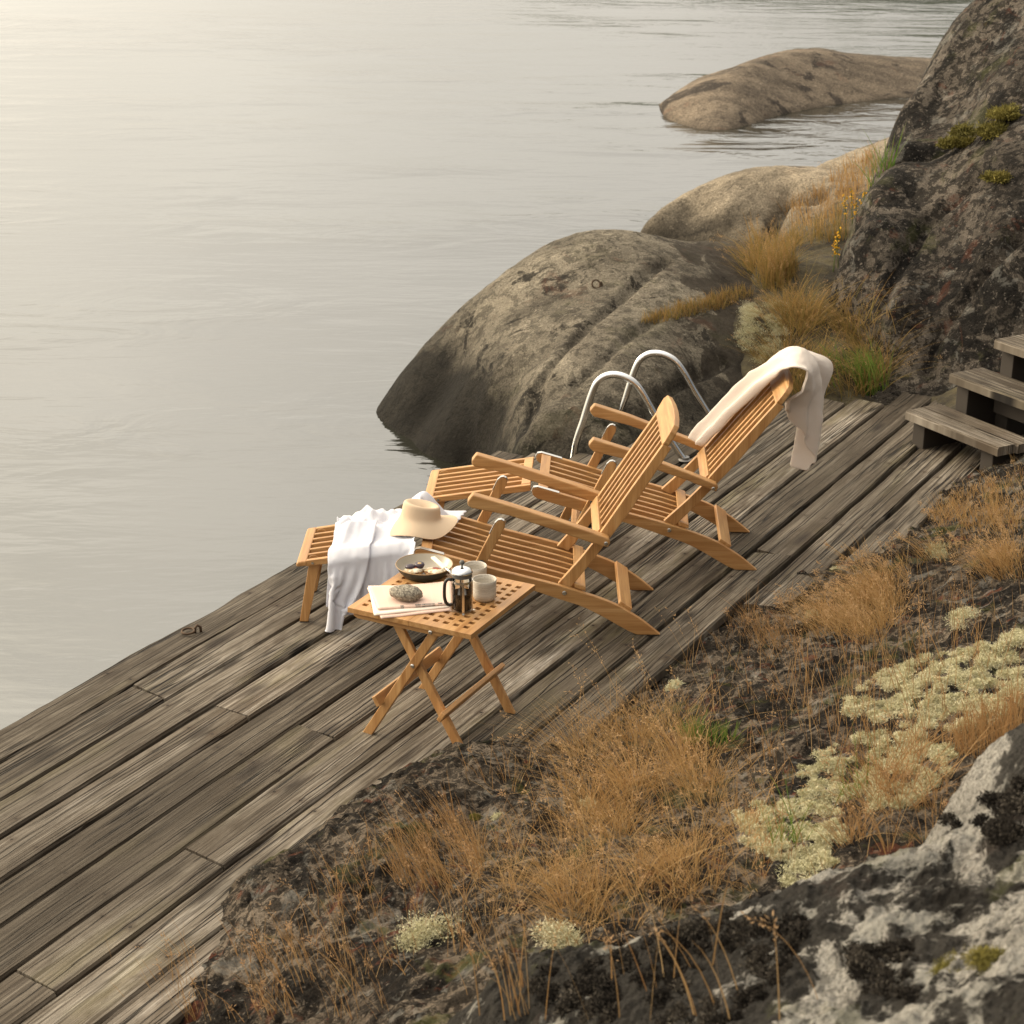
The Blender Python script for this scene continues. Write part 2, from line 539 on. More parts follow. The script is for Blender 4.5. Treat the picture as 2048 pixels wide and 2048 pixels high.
# ------------------------------------------------------------------ shore rock the deck leans on
def pz(*L): return [tuple(atZ(x, y, z)) for x, y, z in L]
def py_(*L): return [tuple(atY(x, y, Y * 1.063)) for x, y, Y in L]
ctrl = pz((230, 2048, -.12), (330, 1960, -.13), (420, 1850, -.10), (490, 1780, -.02), (600, 1700, .0), (740, 1600, .03), (850, 1535, .03), (930, 1510, .0),
          (1060, 1500, -.12), (1190, 1412, -.12), (1300, 1326, -.12), (1450, 1232, -.10), (1560, 1186, -.04), (1640, 1170, -.01), (1750, 1140, .01), (1810, 1100, .01), (1880, 1030, .02),
          (1960, 965, .05), (2030, 930, .08), (400, 2048, .0), (600, 2000, .15), (600, 1850, .07), (800, 1750, .17), (800, 1950, .33), (1000, 1650, .18), (1000, 1850, .38), (1100, 1750, .34),
          (1200, 1550, .18), (1200, 1700, .34), (1200, 1830, .46), (1350, 1450, .13), (1350, 1600, .30), (1350, 1750, .46), (1500, 1300, .03), (1500, 1450, .20), (1500, 1650, .44),
          (1600, 1260, .05), (1700, 1300, .18), (1700, 1450, .34), (1700, 1600, .50), (1850, 1200, .13), (1850, 1300, .28), (1850, 1400, .40), (1850, 1600, .60), (2000, 1050, .14), (2000, 1200, .30), (2000, 1400, .50),
          (2300, 1000, .5), (2300, 1300, .75), (2300, 1700, 1.0), (1000, 2200, .6), (600, 2300, .35), (250, 2300, .0), (1500, 2000, .75), (2048, 1800, .85))
# the rock runs on under the planks and down into the water
dn, dd = np.array([-math.sin(math.radians(60.77)), math.cos(math.radians(60.77))]), np.array([math.cos(math.radians(60.77)), math.sin(math.radians(60.77))])
def deck_pt(off, al, z=0.0): 
    p = off * dn + al * dd
    return (p[0], p[1], z)
for al in (2.0, 3.0, 4.2, 5.5, 7.0, 8.5, 9.6):
    ctrl.append(deck_pt(3.55 - max(0, al - 5) * .12, al, -.38))
    ctrl.append(deck_pt(4.3, al, -1.0))
ctrl += [(2.6, 9.6, -.05), (3.2, 9.8, .3), (3.4, 8.5, .6), (1.2, 1.2, 1.3), (-.6, 1.5, .6), (2.8, 2.0, 1.5), (-1.6, 3.2, -.4)]
F_ground = Field(ctrl, -2.2, 3.9, 1.2, 10.2, 0.014,
                 [(1.1, 3, .10, False), (3.5, 5, .075, True), (11, 4, .032, True), (34, 3, .012, False)], lam=2e-3)
ROCK_LICHEN = rock_mat('lichen_rock_mat', (.25, .20, .148), (.105, .080, .057), (.012, .0095, .0075), light_amt=.45, dark_amt=.60, rust=.65, crust=.9, scale=1.6, pale=.35, moss=.55, bump=1.3)
tag(F_ground.build('ground', ROCK_LICHEN), kind='structure')

# ------------------------------------------------------------------ boulders of the bay
BOULDER = rock_mat('granite_mat', (.285, .246, .185), (.125, .104, .078), (.022, .018, .014), light_amt=.62, dark_amt=.20, rust=.18, crust=.45, scale=.8,
                   wet=(-.14, .24, .85), streak=((.9, 3.2, 2.2), (.2, .1, .62)), moss=.15, bump=1.2, colony=(1.05, -1.3, (.055, .044, .033), .85))
b1 = pz((755, 820, SEA), (775, 848, SEA), (800, 868, SEA), (835, 893, SEA), (870, 917, SEA), (910, 928, SEA), (945, 935, SEA))
b1 += py_((830, 720, 11.0), (900, 640, 11.05), (1000, 550, 11.15), (1090, 491, 11.3), (1180, 472, 11.5), (1300, 488, 11.7), (1400, 490, 11.95), (1500, 490, 12.2), (1600, 500, 12.4),
          (950, 880, 9.98), (950, 800, 10.12), (950, 700, 10.5), (950, 630, 10.85), (860, 830, 10.55), (860, 750, 10.75),
          (1040, 895, 9.15), (1040, 800, 9.6), (1040, 700, 10.05), (1040, 600, 10.65), (1100, 890, 9.08), (1100, 800, 9.42), (1100, 700, 9.9), (1100, 600, 10.5),
          (1250, 880, 9.12), (1250, 780, 9.42), (1250, 680, 9.85), (1250, 590, 10.45), (1390, 850, 9.38), (1400, 770, 9.72), (1400, 680, 10.15), (1400, 610, 10.5), (1480, 780, 9.9), (1500, 700, 10.35), (1550, 600, 11.0), (1650, 560, 11.5))
bx = lambda x, y, z: (x, y, z)
b1 += [bx(-1.15, 11.75, -1.0), bx(-.8, 12.5, -1.0), bx(0, 12.9, -.6), bx(.6, 13.2, -.3), bx(1.4, 13.6, -.1), bx(2.2, 14.0, .0), bx(-1.0, 11.2, -1.1), bx(-.7, 10.6, -1.2), bx(-.3, 9.9, -1.2), bx(.0, 9.45, -.75), bx(.3, 9.25, -.6), bx(.7, 9.2, -.5), bx(1.2, 9.6, -.4)]
ck = lambda *L: [tuple(atY(x, y, Y * 1.063)) for x, y, Y in L]
F_b1 = Field(b1, -1.6, 2.9, 8.9, 14.6, 0.018, [(.9, 3, .035, False), (2.6, 4, .018, True), (9, 4, .010, False), (34, 3, .004, False)], lam=3e-4,
             cracks=[(ck((1045, 880, 9.2), (1075, 800, 9.55), (1120, 740, 9.75), (1190, 660, 10.1), (1260, 600, 10.5), (1330, 560, 10.9)), .03, .045),
                     (ck((1150, 800, 9.45), (1200, 740, 9.6), (1260, 670, 9.9), (1330, 625, 10.3)), .03, .035),
                     (ck((1290, 830, 9.3), (1380, 760, 9.75), (1450, 720, 10.1)), .035, .06)])
tag(F_b1.build('boulder', BOULDER), 'big smooth grey granite boulder sloping into the water behind the chairs', 'boulder')

BOULDER2 = rock_mat('far_granite_mat', (.34, .28, .20), (.20, .165, .12), (.045, .037, .03), light_amt=.62, dark_amt=.22, rust=.1, crust=.3, scale=.6, streak=((.7, 3.0, 2.0), (.1, .2, .75)), bump=.7,
                    wet=(-.30, .12, .55))
b2 = pz((1300, 440, -.08), (1330, 412, .0), (1380, 388, .10), (1450, 371, .18), (1530, 366, .22), (1600, 372, .22), (1300, 475, -.22), (1380, 440, -.10), (1450, 420, .03), (1450, 470, -.16), (1550, 410, .06), (1550, 470, -.10), (1640, 400, .15), (1700, 420, .15))
b2 += [(.85, 15.3, -1.0), (.8, 14.6, -1.0), (.9, 16.2, -1.0), (1.4, 17.2, -1.0), (2.1, 17.6, -.6), (2.9, 17.6, -.2), (1.5, 14.2, -.6), (2.2, 14.2, -.3), (3.2, 16.2, .2)]
F_b2 = Field(b2, .6, 3.4, 14.0, 17.8, 0.025, [(1.0, 3, .035, False), (3, 4, .02, True), (10, 3, .012, False)], lam=8e-3,
             cracks=[(pz((1545, 480, -.15), (1550, 440, -.03), (1575, 405, .08), (1640, 392, .17)), .06, .16)])
tag(F_b2.build('boulder', BOULDER2), 'low rounded granite rock beyond the big boulder, at the waterline', 'boulder')
b3 = pz((1580, 374, .13), (1650, 340, .24), (1720, 304, .36), (1765, 282, .43), (1830, 262, .50), (1650, 370, .14), (1720, 345, .25), (1780, 330, .32), (1700, 390, .08), (1850, 340, .40))
b3 += [(1.9, 17.6, -1.0), (2.6, 18.4, -1.0), (3.4, 18.9, -.9), (4.2, 19.2, -.6), (2.0, 16.6, -.3), (2.4, 15.4, -.1), (3.6, 15.6, .3), (4.2, 17.0, .4)]
F_b3 = Field(b3, 1.8, 4.4, 15.2, 19.0, 0.03, [(1.0, 3, .03, False), (4, 4, .02, True), (12, 3, .010, False)], lam=8e-3)
tag(F_b3.build('boulder', BOULDER2), 'pale sloping granite slab with dry grass on it, farther out beside the dark cliff', 'boulder')

# island
# a low dome lofted from its near shoreline to its back, wide and almost flat on top
cols = [(1316, 212, 211, .05), (1330, 236, 204, .5), (1360, 251, 188, 1.1), (1400, 261, 167, 1.6), (1450, 262, 150, 1.8), (1500, 252, 131, 1.9), (1570, 230, 110, 1.9), (1640, 217, 104, 1.85), (1720, 206, 114, 1.5), (1850, 193, 121, 1.25), (2000, 182, 126, 1.15), (2150, 175, 135, 1.0)]
front, crest = [], []
for (x, yb, yt, dq) in cols:
    a = atZ(x, yb, SEA - .01); front.append(a); crest.append(atY(x, yt, a[1] + dq))
front, crest = np.array(smooth_line(front, 10)), np.array(smooth_line(crest, 10))
nt = 48
IV = []
for a, b in zip(front, crest):
    dv = b - a
    for t in np.linspace(-.12, 2.5, nt):
        if t <= 1: zz = a[2] + (b[2] - a[2]) * (1 - (1 - max(0, t)) ** 1.3) + min(0, t) * 1.5
        else: zz = b[2] - (b[2] - a[2]) * ((t - 1) / 1.35) ** 2 - .15 * max(0, t - 2)
        IV.append((a[0] + dv[0] * t, a[1] + dv[1] * t, zz))
IV = np.array(IV)
IV[:, 2] += .025 * fbm(IV * np.array([1, 1, .2]), 1.6, 4, .55, True) + .012 * fbm(IV, 6, 3)
idx = np.arange(len(IV)).reshape(-1, nt)
IF = np.stack([idx[:-1, :-1], idx[1:, :-1], idx[1:, 1:], idx[:-1, 1:]], -1).reshape(-1, 4)
ISLE = rock_mat('skerry_mat', (.20, .158, .115), (.135, .106, .077), (.040, .032, .026), light_amt=.55, dark_amt=.2, rust=.15, crust=.3, scale=.35, streak=((.35, 2.2, 2.0), (0, 0, .35)), wet=(-.60, -.44, .10), bump=.9)
tag(mesh_obj('skerry', IV, IF, ISLE, smooth=True), 'bare brown rock islet lying out in the calm water', 'islet')

# dark cliff behind the steps
DARK = rock_mat('dark_rock_mat', (.20, .168, .135), (.072, .059, .046), (.010, .0085, .007), light_amt=.42, dark_amt=.5, rust=.28, crust=.75, scale=1.0, streak=((1.2, 1.2, 3.5), (.5, .35, 0)), pale=.22, moss=.3, bump=1.2)
r = pz((1800, 778, .0), (1765, 748, .02), (1850, 790, .0))
r += py_((1725, 700, 10.35), (1700, 640, 10.6), (1850, 700, 10.15), (1850, 600, 10.4), (1850, 500, 10.7), (1850, 400, 11.05), (1850, 320, 11.5), (1900, 270, 11.9), (1780, 640, 10.3), (1780, 520, 10.65), (1780, 420, 11.0),
         (2000, 700, 9.95), (2000, 600, 10.1), (2000, 450, 10.45), (2000, 300, 10.95), (2000, 235, 11.4), (2140, 600, 10), (2140, 350, 10.7), (2140, 200, 11.2),
         (1880, 200, 12.3), (2000, 150, 11.9), (2000, 0, 12.6), (1885, 78, 12.9), (1850, 160, 12.5), (1960, 5, 13.0), (2060, -60, 13.2), (2250, -160, 13.4), (1800, 225, 12.4),
         (1765, 320, 11.75), (1712, 440, 11.2), (1690, 500, 10.95), (1690, 570, 10.75))
r += [(2.05, 11.0, .0), (2.05, 11.8, .1), (2.2, 12.6, .1), (2.45, 13.4, .1), (2.7, 14.2, .1), (3.3, 15.0, .1), (4.2, 15.3, .5), (1.9, 10.9, -.2), (2.15, 10.7, .05), (4.5, 13, 2.0), (4.6, 11, 1.6), (3.2, 9.9, .35), (4.0, 9.7, .8), (2.6, 10.0, -.05)]
F_r = Field(r, 1.75, 4.6, 9.7, 15.2, 0.02, [(.9, 3, .03, False), (2.8, 4, .020, True), (9, 4, .018, True), (30, 3, .010, False)], lam=3e-4,
            cracks=[(ck((1760, 650, 10.3), (1775, 580, 10.5), (1800, 520, 10.65), (1860, 440, 10.9), (1950, 370, 10.9)), .04, .09),
                    (ck((1860, 780, 10.05), (1855, 710, 10.1), (1880, 640, 10.2), (1940, 560, 10.25), (2040, 480, 10.35)), .04, .10),
                    (ck((1790, 330, 11.6), (1860, 300, 11.6), (1940, 262, 11.6), (2048, 215, 11.5)), .09, .12)])
tag(F_r.build('cliff', DARK), 'tall dark lichen covered rock face rising behind the wooden steps', 'cliff')

# grassy bank between the two rocks
SOIL = Mat('soil_mat', 0.95)
SOIL.set('Base Color', SOIL.mix(SOIL.ramp(SOIL.noise(SOIL.obj(), 7, 8, .7), [(.4, 0), (.6, 1)]), (.035, .027, .016), (.10, .08, .038)))
SOIL.bump(SOIL.noise(SOIL.obj(), 30, 6, .7), 1.0, .03)
g = pz((1590, 792, -.03), (1500, 815, -.05), (1700, 798, -.03), (1790, 770, -.03))
g += py_((1500, 740, 10.05), (1560, 700, 10.32), (1640, 700, 10.3), (1700, 700, 10.2), (1480, 640, 10.5), (1560, 600, 10.85), (1640, 620, 10.7), (1500, 560, 11.15), (1600, 520, 11.35), (1660, 540, 11.2), (1560, 480, 11.95), (1640, 440, 12.5), (1690, 400, 13.2), (1700, 480, 11.9))
g += [(1.0, 9.9, -.4), (1.0, 11, -.2), (1.2, 12.5, -.1), (1.6, 14.0, -.2), (2.6, 14.5, .3), (2.6, 10.6, .05), (2.7, 12, .3)]
F_bank = Field(g, 1.0, 2.7, 9.7, 14.6, 0.03, [(2, 3, .05, False), (8, 3, .03, False)], lam=1e-3)
tag(F_bank.build('grass_bank', SOIL.m), kind='structure')

# foreground boulder right under the camera
FORE = rock_mat('white_lichen_rock_mat', (.40, .375, .33), (.22, .195, .165), (.022, .019, .016), light_amt=.85, dark_amt=.16, rust=.06, crust=.32, scale=1.0, pale=.8, moss=.35, bump=1.5, colony=(.80, 1.5, (.020, .017, .014), .93))
fo = pz((1000, 1965, .72), (1060, 1935, .80), (1150, 1905, .88), (1250, 1882, .95), (1350, 1852, 1.02), (1450, 1832, 1.06), (1560, 1795, 1.10), (1700, 1745, 1.15), (1800, 1715, 1.18), (1870, 1690, 1.20), (1900, 1610, 1.24), (1960, 1525, 1.28), (2048, 1485, 1.32), (2200, 1440, 1.4),
        (1100, 2048, .86), (1300, 2000, 1.0), (1500, 1950, 1.10), (1500, 2048, 1.14), (1700, 1900, 1.2), (1700, 2048, 1.25), (1900, 1800, 1.27), (1900, 1950, 1.32), (2048, 1700, 1.36), (2048, 1900, 1.42), (1500, 2300, 1.3), (2048, 2300, 1.55), (1000, 2250, .95), (900, 2060, .60), (860, 2150, .55))
for (x, y, z) in [(1000, 1965, .72), (1150, 1905, .88), (1350, 1852, 1.02), (1560, 1795, 1.10), (1760, 1730, 1.16), (1900, 1600, 1.24), (2048, 1485, 1.32), (2200, 1440, 1.4)]:
    p = atZ(x, y, z); q = (p[:2]) / np.linalg.norm(p[:2])
    if x > 1850: q = np.array([.25, 1.0]); 
    fo.append((p[0] + q[0] * .25, p[1] + q[1] * .25, z - .38)); fo.append((p[0] + q[0] * .6, p[1] + q[1] * .6, z - 1.0))
F_fore = Field(fo, -.35, 2.3, 1.3, 4.3, 0.008, [(2.2, 3, .05, False), (7, 5, .055, True), (24, 4, .022, True), (70, 3, .007, False)], lam=1e-3, floor=-.2)
tag(F_fore.build('boulder', FORE, cut=.1), 'foreground boulder with black and white lichen crust at the lower right corner', 'boulder')
# ------------------------------------------------------------------ weathered jetty
M = Mat('weathered_plank_mat', 0.85)
pc = M.attr('pc')                       # x along the board, y across, z a number of its own per board
rnd = M.n('ShaderNodeSeparateXYZ'); M.link(pc, rnd.inputs[0])
rv = rnd.outputs[2]
long_ = M.noise(M.map(pc, (1.1, 16, 3.1)), 1.0, 7, .62, .5)
fine = M.noise(M.map(pc, (1.6, 95, 3.1)), 1.0, 5, .6, .35)
fib = M.noise(M.map(pc, (9, 300, 3.1)), 1.0, 3, .6)
blot = M.noise(M.map(pc, (2.2, 6, 2.3)), 1.0, 6, .65, .4)
c = M.ramp(long_, [(.30, (.085, .068, .050)), (.45, (.18, .153, .122)), (.58, (.285, .252, .21)), (.72, (.42, .385, .34))])
c = M.mix(M.math('MULTIPLY', M.ramp(fine, [(.40, 1), (.52, 0)]), .88), c, (.038, .028, .019))
c = M.mix(M.math('MULTIPLY', M.ramp(fib, [(.42, 1), (.6, 0)]), .45), c, (.07, .053, .037))
c = M.mix(M.math('MULTIPLY', M.ramp(blot, [(.50, 0), (.64, 1)]), .75), c, (.06, .043, .027))
c = M.mix(M.math('MULTIPLY', M.ramp(M.noise(M.map(pc, (1.3, 5, 9.3)), 1.0, 5, .6), [(.56, 0), (.70, 1)]), .30), c, (.20, .18, .08))
# knots
kd = M.vor(M.map(pc, (2.1, 7.5, 5.3)), 1.0)
kn = M.math('ADD', kd, M.math('MULTIPLY', M.math('SUBTRACT', M.noise(M.map(pc, (14, 60, 3)), 1.0, 3), .5), .10))
c = M.mix(M.math('MULTIPLY', M.ramp(kn, [(.08, 1), (.26, 0)]), .92), c, (.026, .018, .012))
# long drying cracks
ckn = M.noise(M.map(pc, (.55, 24, 7.7)), 1.0, 3, .5, .25)
ckm = M.ramp(M.math('ABSOLUTE', M.math('SUBTRACT', ckn, .5)), [(.006, 1), (.022, 0)])
ckm = M.math('MULTIPLY', ckm, M.ramp(M.noise(M.map(pc, (1.2, 3, 4.4)), 1.0, 2), [(.46, 0), (.54, 1)]))
c = M.mix(ckm, c, (.012, .009, .007))
# one or two long splits running down every board
nlv = M.n('ShaderNodeSeparateXYZ'); M.link(M.attr('nl'), nlv.inputs[0])
for q_, (mul, wdt) in enumerate(((3.7, .020), (9.1, .013))):
    pos = M.math('SUBTRACT', M.math('MULTIPLY', M.math('FRACT', M.math('MULTIPLY', rv, mul)), .62), .31)
    wav = M.math('MULTIPLY', M.math('SUBTRACT', M.noise(M.map(pc, (.9, .0, 5.0 + q_)), 1.0, 4, .6), .5), .42)
    dl = M.math('ABSOLUTE', M.math('SUBTRACT', nlv.outputs[1], M.math('ADD', pos, wav)))
    on = M.ramp(M.noise(M.map(pc, (.7, 0, 3.3 + q_)), 1.0, 2), [(.44, 0), (.52, 1)])
    sp = M.math('MULTIPLY', M.ramp(dl, [(wdt * .35, 1), (wdt, 0)]), on)
    ckm = M.math('MAXIMUM', ckm, sp)
    c = M.mix(M.math('MULTIPLY', sp, .9), c, (.014, .010, .008))
# nail heads where the boards cross the beams
na_ = M.math('SUBTRACT', M.math('FRACT', M.math('DIVIDE', M.math('ADD', nlv.outputs[0], M.math('MULTIPLY', rv, .003)), .93)), .5)
nb_ = M.math('SUBTRACT', M.math('ABSOLUTE', nlv.outputs[1]), .31)
nd_ = M.math('SQRT', M.math('ADD', M.math('POWER', M.math('MULTIPLY', na_, .93), 2.0), M.math('POWER', M.math('MULTIPLY', nb_, .18), 2.0)))
c = M.mix(M.math('MULTIPLY', M.ramp(nd_, [(.010, 1), (.03, 0)]), .45), c, (.05, .03, .018))
c = M.mix(M.ramp(nd_, [(.0045, 1), (.0055, 0)]), c, (.02, .014, .010))
# each board its own tone, and damp dark stains that pass over neighbouring boards
fr = M.math('FRACT', M.math('MULTIPLY', rv, 7.31))
c = M.mix(.9, c, M.ramp(fr, [(0, (.23, .21, .18)), (.35, (.42, .405, .38)), (.7, (.57, .56, .54)), (1, (.75, .74, .73))]), 'OVERLAY')
st = M.noise(M.map(M.obj(), (1, 1, 1), (4, 2, 0)), .62, 5, .6, .4)
c = M.mix(M.math('MULTIPLY', M.ramp(st, [(.42, 0), (.60, 1)]), .55), c, (.045, .034, .022))
M.set('Base Color', c)
hh = M.math('ADD', M.math('MULTIPLY', long_, .5), M.math('ADD', M.math('MULTIPLY', fine, .8), M.math('MULTIPLY', ckm, -1.6)))
M.bump(M.math('ADD', hh, M.math('MULTIPLY', fib, .25)), 1.0, .010)
M.set('Specular IOR Level', .3)
PLANK = M.m

def plank(out, P, Q, w, t, rid, wob=.005, skew=0.0, dz=0.0, tilt=0.0, up=None, step=.06):
    """one board from P to Q (centre line of its top): rounded arrises, wavy edges"""
    P, Q = np.array(P, float), np.array(Q, float)
    d = Q - P; L = np.linalg.norm(d); d /= L
    up = np.array((0, 0, 1.)) if up is None else np.array(up, float)
    sd = np.cross(d, up); sd /= np.linalg.norm(sd)
    n = max(2, int(L / step) + 1)
    tt = np.linspace(0, L, n)
    e1 = wob * fbm(np.c_[tt * 1.7 + rid * 31, tt * 0 + 3, tt * 0], 1.0, 4, .6) * 2
    e2 = wob * fbm(np.c_[tt * 1.7 + rid * 57, tt * 0 + 9, tt * 0], 1.0, 4, .6) * 2
    bow = .004 * fbm(np.c_[tt * .6 + rid * 13, tt * 0, tt * 0], 1.0, 2)
    prof = [(-.5, -t), (-.5, -.010), (-.5 + .012 / w * .4, -.004), (-.5 + .03, 0), (-.2, .001), (0, .0), (.2, .001), (.5 - .03, 0), (.5 - .012 / w * .4, -.004), (.5, -.010), (.5, -t)]
    k = len(prof); base = len(out['V']); 
    for i in range(n):
        for a, b in prof:
            e = e1[i] if a < 0 else e2[i]
            off = a * w + e * min(1, abs(a) * 2.2)
            sk = skew * a * (1 if i in (0, n - 1) else 0)
            p = P + d * (tt[i] + sk) + sd * off + up * (b + dz + tilt * a + bow[i])
            out['V'].append(p); out['A'].append((tt[i] + rid * 19.7, off + rid * 3.3, rid * 11.37)); out.setdefault('N', []).append((p @ np.array([dd[0], dd[1], 0]), a, 0))
    for i in range(n - 1):
        for j in range(k - 1):
            a = base + i * k + j
            out['F'].append((a, a + 1, a + k + 1, a + k))
        a = base + i * k
        out['F'].append((a + k - 1, a, a + k, a + 2 * k - 1))
    out['F'].append(tuple(base + j for j in range(k - 1, -1, -1)))
    out['F'].append(tuple(base + (n - 1) * k + j for j in range(k)))
def plank_obj(name, out, parent=None):
    # caps get their own corners so that the end grain shades flat
    o = mesh_obj(name, out['V'], out['F'], PLANK, parent, attrs={'pc': np.array(out['A']), 'nl': np.array(out['N'])})
    return o

dock = empty('jetty', tuple(deck_pt(3.6, 6.5)))
tag(dock, 'weathered grey wooden jetty of long worn planks between the water and the rock', 'jetty')
dock_inv = Matrix.Translation(dock.location).inverted()
bounds = [4.705, 4.512, 4.322, 4.140, 3.951, 3.770, 3.573, 3.382, 3.180, 2.973, 2.779, 2.578, 2.394, 2.20]
ends = [8.22, 8.26, 8.42, 8.78, 9.22, 9.72, 9.98, 10.09, 10.46, 10.50, 10.47, 10.5, 10.4]
starts = [2.0] * 8 + [2.0, 5.33, 7.02, 7.40, 8.50]
joints = {1: [5.03], 3: [5.066, 3.1], 5: [5.09], 6: [4.175, 3.385], 8: [4.05], 7: [7.9], 2: [6.9], 9: [7.6]}
OUT = {'V': [], 'F': [], 'A': []}
rid = 0
for i in range(13):
    hi, lo = bounds[i], bounds[i + 1]
    gap = [.008, .010, .014, .012, .015, .015, .013, .016, .016, .018, .020, .020, .016][i]
    w = hi - lo - gap
    cuts = [starts[i]] + sorted(joints.get(i, [])) + [ends[i]]
    for a, b in zip(cuts[:-1], cuts[1:]):
        rid += 1
        wd, cen = w, (hi + lo) / 2
        if i == 8 and a < 3: wd, cen = w * .8, cen + w * .1
        rr = random.Random(rid * 5)
        plank(OUT, deck_pt(cen, a + .004), deck_pt(cen, b - .004), wd, .045, rid, wob=.015 if i == 0 else (.006 if i < 8 else .009), skew=-.02 if i < 8 else rr.uniform(-.05, .05),
              dz=rr.uniform(-.004, .003), tilt=rr.uniform(-.012, .012))
V = np.array(OUT['V']) - np.array(dock.location)
OUT['V'] = list(V)
plank_obj('decking', OUT, dock)
BO = {'V': [], 'F': [], 'A': []}
for j, al in enumerate((3.4, 4.2, 5.08, 6.1, 7.1, 8.05, 9.0, 9.8)):
    lo = 2.62 if al > 6.5 else (2.9 if al > 5 else 3.2)
    hi = 4.66 if al < 8.2 else (4.0 if al < 9.4 else 3.5)
    plank(BO, np.array(deck_pt(hi, al, -.052)), np.array(deck_pt(lo, al, -.052)), .07, .12, 40 + j)
BO['V'] = list(np.array(BO['V']) - np.array(dock.location))
plank_obj('support_beam', BO, dock)

# mooring rings
IRON = Mat('rusty_iron_mat', .75)
IRON.set('Base Color', IRON.mix(IRON.noise(IRON.obj(), 60, 5), (.05, .04, .03), (.13, .075, .04))); IRON.set('Metallic', .5)
def torus(mb, c, R, r, ax1, ax2, n=28):
    c = np.array(c); a1 = np.array(ax1, float); a2 = np.array(ax2, float)
    pts = [c + R * (a1 * math.cos(2 * PI * k / n) + a2 * math.sin(2 * PI * k / n)) for k in range(n + 1)]
    mb.tube(pts, r, 8, cap=False)
rg = empty('mooring_ring', (-1.335, 7.09, .004))
tag(rg, 'small rusty iron mooring ring lying at the edge of the planks', 'ring')
mb = MB(); torus(mb, (0, 0, .010), .027, .005, (.9, .3, .05), (-.3, .9, .05)); mb.build('ring', IRON.m, rg, smooth=True)
mb = MB(); mb.tube([(.025, .012, -.01), (.027, .012, .02), (.037, .016, .03), (.048, .019, .02), (.05, .02, -.01)], .006, 8); mb.build('staple', IRON.m, rg, smooth=True)
hp = hit(1192, 574, [F_b1])[0]
rg = empty('mooring_ring', tuple(hp))
tag(rg, 'iron mooring ring fixed to the top of the big boulder', 'ring')
mb = MB(); torus(mb, (0, 0, .018), .026, .005, (.95, .3, 0), (-.15, .4, .9)); mb.build('ring', IRON.m, rg, smooth=True)
mb = MB(); mb.tube([(.02, .005, -.05), (.024, .006, .022), (.03, .008, .03), (.036, .01, .022), (.04, .012, -.05)], .006, 8); mb.build('staple', IRON.m, rg, smooth=True)

# ------------------------------------------------------------------ steps up the rock
st = empty('steps', (2.25, 9.4, 0))
tag(st, 'three grey wooden steps climbing from the jetty up the dark rock', 'steps')
org = np.array([2.25, 9.4, 0])
tdir = np.array([.5, -.866, 0]); tdir /= np.linalg.norm(tdir)
bdir = np.array([.866, .5, 0])
DARKW = plain('dark_wood_mat', (.035, .027, .02), .8)  # very dark brown wood for the blocks and risers under the treads
for i, (fl, z, L) in enumerate([((2.105, 9.622), .192, .70), ((2.338, 9.695), .378, .98), ((2.563, 9.705), .567, 1.0)]):
    O2 = {'V': [], 'F': [], 'A': []}
    f0 = np.array([fl[0], fl[1], z]) - org
    for q, (off, ww) in enumerate([(.062, .122), (.190, .120)]):
        a = f0 + bdir * off + tdir * (-.01 * q)
        plank(O2, a, a + tdir * (L + .02 * q), ww, .048, 60 + i * 2 + q, wob=.004, dz=-.003 * q)
    plank_obj('tread', O2, st)
    for k, a in enumerate((.06, L - .12)):
        c0 = f0 + bdir * .17 + tdir * a
        zc = (z - .05) / 2 - .05
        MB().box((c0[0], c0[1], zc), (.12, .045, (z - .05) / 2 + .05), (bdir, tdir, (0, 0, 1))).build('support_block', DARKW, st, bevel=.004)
    if i:
        c0 = f0 + bdir * .20 + tdir * (L / 2)
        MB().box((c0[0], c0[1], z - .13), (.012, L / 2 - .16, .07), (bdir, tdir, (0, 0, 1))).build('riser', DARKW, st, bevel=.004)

# ------------------------------------------------------------------ swimming ladder
CHROME = Mat('chrome_mat', .09)
CHROME.set('Metallic', 1.0); CHROME.set('Base Color', (.80, .80, .79)); CHROME.set('Roughness', CHROME.ramp(CHROME.noise(CHROME.obj(), 18, 4), [(.4, .07), (.7, .2)]))
prof = [(.905, 0.0), (.86, .06), (.745, .235), (.68, .345), (.63, .405), (.565, .437), (.50, .437), (.45, .405), (.418, .345), (.375, .19), (.325, -.03), (.30, -.55)]
prof = smooth_line(prof, 6)
GALV = plain('dull_steel_mat', (.22, .21, .20), .5, .8)
ld = empty('swim_ladder', (.6, 9.35, 0))
tag(ld, 'polished steel bathing ladder with two arched handrails at the end of the jetty', 'ladder')
for k, (dx, dy) in enumerate([(0, 9.33), (.245, 9.74)]):
    mb = MB()
    mb.tube([(x + dx - .6, dy + (.905 - x) * .22 - 9.35, z) for x, z in prof], .0185, 16)
    mb.build('handrail', CHROME.m, ld, smooth=True)
    mb = MB(); mb.lathe([(0, .0), (.034, .0), (.034, .004), (.024, .008), (.024, .02), (0, .02)], (.905 + dx - .6, dy - 9.35, 0), 24)
    mb.build('base_plate', GALV, ld, bevel=.001)
for z in (-.12, -.38):
    mb = MB(); x = .312; mb.beam((x - .6, 9.46 - 9.35, z), (x + .245 - .6, 9.87 - 9.35, z), .06, .025); mb.build('rung', CHROME.m, ld, bevel=.004)

